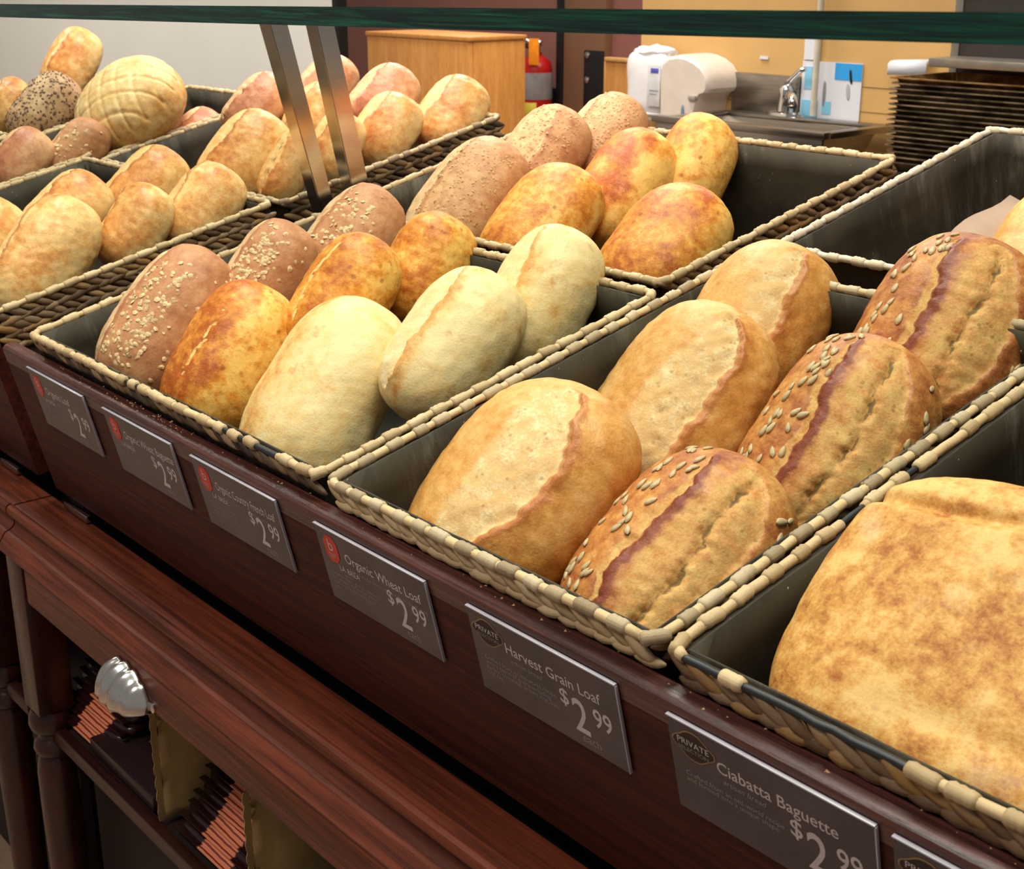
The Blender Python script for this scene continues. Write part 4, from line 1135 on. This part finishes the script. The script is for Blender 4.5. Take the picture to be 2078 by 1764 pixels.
def sign(x, title, sub, para, logo, label, maker=None):
    # local frame: x right, y up the card, z out of the card (towards the shopper)
    mw = DM @ frame_mat(Vector((1, 0, 0)), Vector((0, 0, 1)), Vector((0, -1, 0)), Vector((x, -.0172, -.0315 - SH)))
    u = thing('price_sign', label, 'price sign', mw, 'price signs on the front board')
    new_obj('card', box_me('card', .0006, SW - .0006, .0006, SH - .0006, .0002, .0022), CARD, u)
    new_obj('top_edge', box_me('top_edge', 0, SW, SH - .0006, SH + .0006, .0, .0028, .0002), CARD_EDGE, u)
    new_obj('side_edge', box_me('side_edge', SW - .0006, SW + .0004, 0, SH - .0007, .0, .0024, .0002), CARD_EDGE, u)
    def pr(name, me, mat, px, py, z=.00235):
        o = new_obj(name, me, mat, u, Matrix.Translation((px * SW, SH - py * SW, z))); return o
    if logo == 'b':
        r = .0125; pts = [(.0 + r * .78 * sx, r * 1.0 * sy) for sx, sy in ((-1, .55), (-.45, 1), (.45, 1), (1, .55), (1, -.55), (.45, -1), (-.45, -1), (-1, -.55))]
        lg = pr('logo_badge', poly_me('logo_badge', pts), RED, .13, .125)
        me = text_me('b', .0165, 'CENTER'); me.materials.append(CHALK)
        new_obj('logo_letter', me, None, lg, Matrix.Translation((0, -.0015, .0004)))
        for yy, ln in ((-.0055, .011), (-.0078, .008)):
            new_obj('logo_line', box_me('logo_line', -ln / 2, ln / 2, yy, yy + .0009, .0002, .0004), CHALK2, lg)
    else:
        pts = []
        for k in range(48):
            a = 2 * math.pi * k / 48
            rx = .0155 * (1 + .05 * math.cos(4 * a)); ry = .0062 + .0042 * math.exp(-((math.cos(a)) / .42) ** 2)
            pts.append((rx * math.copysign(abs(math.cos(a)) ** .7, math.cos(a)), ry * math.copysign(abs(math.sin(a)) ** .8, math.sin(a))))
        lg = pr('logo_badge', poly_me('logo_badge', [(a * 1.07, b * 1.1) for a, b in pts]), GOLD, .135, .105)
        new_obj('logo_field', poly_me('logo_field', pts, .0003), BROWNB, lg, Matrix.Translation((0, 0, .0001)))
        me = text_me('PRIVATE', .0066, 'CENTER', xs=1.05); me.materials.append(CHALK); new_obj('logo_text', me, None, lg, Matrix.Translation((0, -.0002, .0006)))
        me = text_me('SELECTION', .0042, 'CENTER', xs=1.15); me.materials.append(CHALK2); new_obj('logo_text', me, None, lg, Matrix.Translation((0, -.0048, .0006)))
    pr('title', text_me(title, .0128, xs=min(.96, .96 * 19 / len(title)), off=.00008), CHALK, .25, .165)
    if sub: pr('subtitle', text_me(sub, .0062, shear=.25), CHALK2, .275, .215)
    if maker:
        pr('maker_name', text_me(maker, .0078), CHALK, .165, .245)
        pr('maker_line', text_me('BAKERY', .0038), CHALK2, .2, .272)
    pr('description', text_me(para, .0056, space=.82, shear=.12), CHALK2, .07, .30 if maker else .275)
    pr('dollar_sign', text_me('$', .0185, off=.00015), CHALK, .60, .275)
    pr('price_digit', text_me('2', .041, xs=.78, off=.00035), CHALK, .675, .395)
    pr('price_cents', text_me('99', .0225, xs=.82, off=.0002), CHALK, .815, .31)
    pr('unit_word', text_me('each', .0100), CHALK2, .715, .443)
    return u
sign(.0039, 'Organic Loaf', 'artisan bread', 'Organic grains and olive\noil, baked fresh with\na crisp crust.', 'b', 'leftmost price sign, first from the steel bracket end', 'LA BREA')
sign(.2035, 'Organic Wheat Baguette', 'baked in the store - made to be shared', 'Organic grains and flour,\nbaked with a crisp crust\nand tender crumb.', 'b', 'second price sign from the left, with a red badge', 'LA BREA')
sign(.3938, 'Organic Country French Loaf', 'baked in the store - made to be shared', 'Organic flour, water and\nsalt, baked with a crisp\ncrust and tender crumb.', 'b', 'red badged price sign below the pale loaf, third from the left', 'LA BREA')
sign(.6055, 'Organic Wheat Loaf', 'baked to be savored - made to be shared', 'Organic flour, grains, olives\noil, wheat, and baked with a\nsoft crumb and crisp crust\ntoo.', 'b', 'red badged Organic Wheat Loaf price sign below the plaited basket', 'LA BREA')
sign(.8052, 'Harvest Grain Loaf', 'artisan bread', 'Crafted from an old-world recipe\nwith a blend of grains including\nbarley, cornmeal, brown rice, oats\nand rye.', 'p', 'Harvest Grain Loaf price sign with a dark oval badge')
sign(1.0002, 'Ciabatta Baguette', 'artisan bread', 'Crafted from an old-world recipe\nand formed into a unique shape.', 'p', 'Ciabatta Baguette price sign below the ciabatta basket')
sign(1.1615, 'Ciabatta Loaf', 'artisan bread', 'Crafted from an old-world recipe.', 'p', 'price sign cut off at the bottom right corner of the picture')

# crumbs scattered on the ledge: nobody could count them
rs = np.random.RandomState(5); v, f = [], []
for i in range(110):
    x = rs.uniform(-.03, 1.4) if i > 40 else rs.normal(.27, .05); b = rs.uniform(-.011, .0); s = rs.uniform(.0004, .0014)
    q = [np.array((x, b, -.0224)) + s * np.array(p) * rs.uniform(.6, 1.4, 3) for p in ((1, 0, 0), (-.6, .8, 0), (-.5, -.9, 0), (0, 0, .8))]
    k = len(v); v += [tuple(DM @ Vector(p)) for p in q]; f += [(k, k + 1, k + 3), (k + 1, k + 2, k + 3), (k + 2, k, k + 3), (k, k + 2, k + 1)]
tag(new_obj('bread_crumbs', mesh_py('bread_crumbs', v, f), flat('crumb', (218, 180, 124), .7)), 'tiny pale bread crumbs scattered along the worn front ledge', 'crumbs', kind='stuff')

# parchment sheet in the nearly empty second row basket
v, f = [], []
for i in range(9):
    for j in range(7):
        a, b = i / 8, j / 6
        p = Vector((.655 + .012 * math.sin(b * 3), .78 + .15 * a, -.13 + .045 * (1 - b) + .02 * a)) + Vector((.12 * b, 0, -.03 * b + .008 * math.sin(a * 5 + b * 3)))
        v.append(tuple(DM @ p))
for i in range(8):
    for j in range(6): f.append((i * 7 + j, i * 7 + j + 1, (i + 1) * 7 + j + 1, (i + 1) * 7 + j))
o = tag(new_obj('parchment_sheet', mesh_py('parchment_sheet', v, f, True), flat('parchment', (168, 146, 126), .6, var=.02)), 'loose beige parchment sheet under the loaf in the floury rimmed basket', 'paper')
o.modifiers.new('s', 'SOLIDIFY').thickness = .0006

# ------------------------------------------------------------------ cracker packs on the shelf under the counter
t = NT('cracker_pouch_print'); v = t.coord((1, 1, 1), rnd=False)
sx = t.node('ShaderNodeSeparateXYZ'); t.link(v, sx.inputs[0])
band = t.math('MULTIPLY', t.ss(sx.outputs[0], -.022, -.018), t.ss(sx.outputs[0], .042, .038))
wv = t.node('ShaderNodeTexWave'); wv.inputs['Scale'].default_value = 62; wv.inputs['Distortion'].default_value = 1.2; wv.bands_direction = 'Y'
t.link(v, wv.inputs['Vector'])
pc_ = t.mix(t.ss(wv.outputs['Fac'], .25, .5), lin(128, 52, 36), lin(224, 140, 106))
POUCH = t.done(t.mix(band, lin(40, 16, 18), pc_), .22, t.bump(t.noise(v, 60, 2), .1, .001))
def pouch_me(L=.15, Dp=.085, H=.012):
    me = blob('cracker_pouch', (L / 2, Dp / 2, H / 2), 36, 12, .008, 4, 9)
    bm = bmesh.new(); bm.from_mesh(me)
    # crimped seal along the front edge
    bm.to_mesh(me); bm.free()
    return me
PM = pouch_me(); PM.materials.append(POUCH)
PF = box_me('crimped_seal', -.074, .074, -.049, -.041, -.0008, .0008, .0003); PF.materials.append(POUCH)
for si, (x, n, lab, gr) in enumerate(((.050, 8, 'dark cracker pouch with an orange striped print in the stack near the turned leg', 'cracker pouches near the turned leg'), (.372, 7, 'dark cracker pouch with an orange striped print in the stack at the bottom picture edge', 'cracker pouches at the bottom edge'))):
    for k in range(n):
        r_ = random.Random(si * 20 + k)
        m_ = SH3 @ Matrix.Translation((x + k * .0015 + r_.uniform(-.003, .003), .03 + k * .0085, .4525 + .0066 + k * .0124)) @ Matrix.Rotation(r_.uniform(-.03, .03), 4, 'Z')
        u = thing('cracker_pouch', lab, 'snack pack', m_, gr)
        new_obj('pouch', PM, None, u); new_obj('crimped_seal', PF, None, u)
DARKP = flat('dark_plum_carton', (44, 28, 30), .35, var=.04)
dk = thing('dark_carton', 'flat dark plum carton with small grey lettering lying on the shelf between tan bags', 'carton', SH3 @ Matrix.Translation((.17, .04, .4525)))
new_obj('carton', box_me('carton', -.082, .088, -.062, .06, 0, .02, .003), DARKP, dk)
me = text_me('NET WT 5 OZ', .0105); me.materials.append(CHALK2)
new_obj('printed_weight', me, None, dk, Matrix.Translation((-.025, -.012, .0203)))
KRAFT = NT('tan_paper_bag'); v = KRAFT.coord((1, 1, 1))
KRAFT = KRAFT.done(KRAFT.mix(KRAFT.noise(v, 30, 4), lin(132, 104, 62), lin(176, 146, 96)), .55, KRAFT.bump(KRAFT.noise(v, 22, 4), .5, .004))
def bag(x, label, h=.145, d=.13, lean=0.0, dy=0, dz=0):
    u = thing('paper_bag', label, 'bag', SH3 @ Matrix.Translation((x, -.018 + dy, .4525 + dz)) @ Matrix.Rotation(lean, 4, 'Z'), 'tan paper bags on the shelf')
    bm = bmesh.new()
    secs = [(0.0, .0012), (.012, .0016), (.024, .006), (.04, .0125), (.075, .015), (d, .014)]
    n = 12; rings = []
    for (y, hw) in secs:
        ring = []
        for k in range(n + 1):
            z = h * k / n; ring.append((-hw * (1 - .15 * k / n) - .0015 * math.sin(k * 1.1 + y * 60), z))
        rings.append((y, ring, hw))
    L_, R_ = [], []
    for y, ring, hw in rings:
        L_.append([bm.verts.new((xx, y + (.0028 * abs(math.sin(k * 1.9)) if y == 0 else 0), z)) for k, (xx, z) in enumerate(ring)])
        R_.append([bm.verts.new((-xx * .95, y + (.0028 * abs(math.sin(k * 1.9)) if y == 0 else 0), z)) for k, (xx, z) in enumerate(ring)])
    for S_ in (L_, R_):
        for i in range(len(secs) - 1):
            for k in range(n): bm.faces.new((S_[i][k], S_[i + 1][k], S_[i + 1][k + 1], S_[i][k + 1]))
    for i in range(len(secs) - 1):
        bm.faces.new((L_[i][n], L_[i + 1][n], R_[i + 1][n], R_[i][n])); bm.faces.new((L_[i][0], R_[i][0], R_[i + 1][0], L_[i + 1][0]))
    for k in range(n):
        bm.faces.new((L_[0][k], L_[0][k + 1], R_[0][k + 1], R_[0][k])); bm.faces.new((L_[-1][k], R_[-1][k], R_[-1][k + 1], L_[-1][k + 1]))
    bmesh.ops.recalc_face_normals(bm, faces=bm.faces)
    me = bpy.data.meshes.new('bag_body'); bm.to_mesh(me); bm.free()
    me.polygons.foreach_set('use_smooth', [True] * len(me.polygons))
    new_obj('bag_body', me, KRAFT, u)
    # scalloped pinked seam standing proud of the front edge
    pts = [(0, h)]
    m = 26
    for k in range(m + 1):
        pts.append((-.006 - .0022 * abs(math.sin(k * math.pi / 3.2)), h * (1 - k / m)))
    pts.append((0, 0))
    sm = poly_me('scalloped_seam', pts, .0012)
    new_obj('scalloped_seam', sm, KRAFT, u, frame_mat(Vector((0, 1, 0)), Vector((0, 0, 1)), Vector((1, 0, 0)), Vector((-.0006, .001, 0))))
    return u
bag(.15, 'tan paper bag with a scalloped seam partly behind the silver cup pull', .11, .1, dy=.1, dz=.0202)
bag(.276, 'tall tan paper bag with a scalloped seam right of the dark carton', .148, .14)
bag(.478, 'tan paper bag with a scalloped seam at the bottom picture edge', .14, .13)
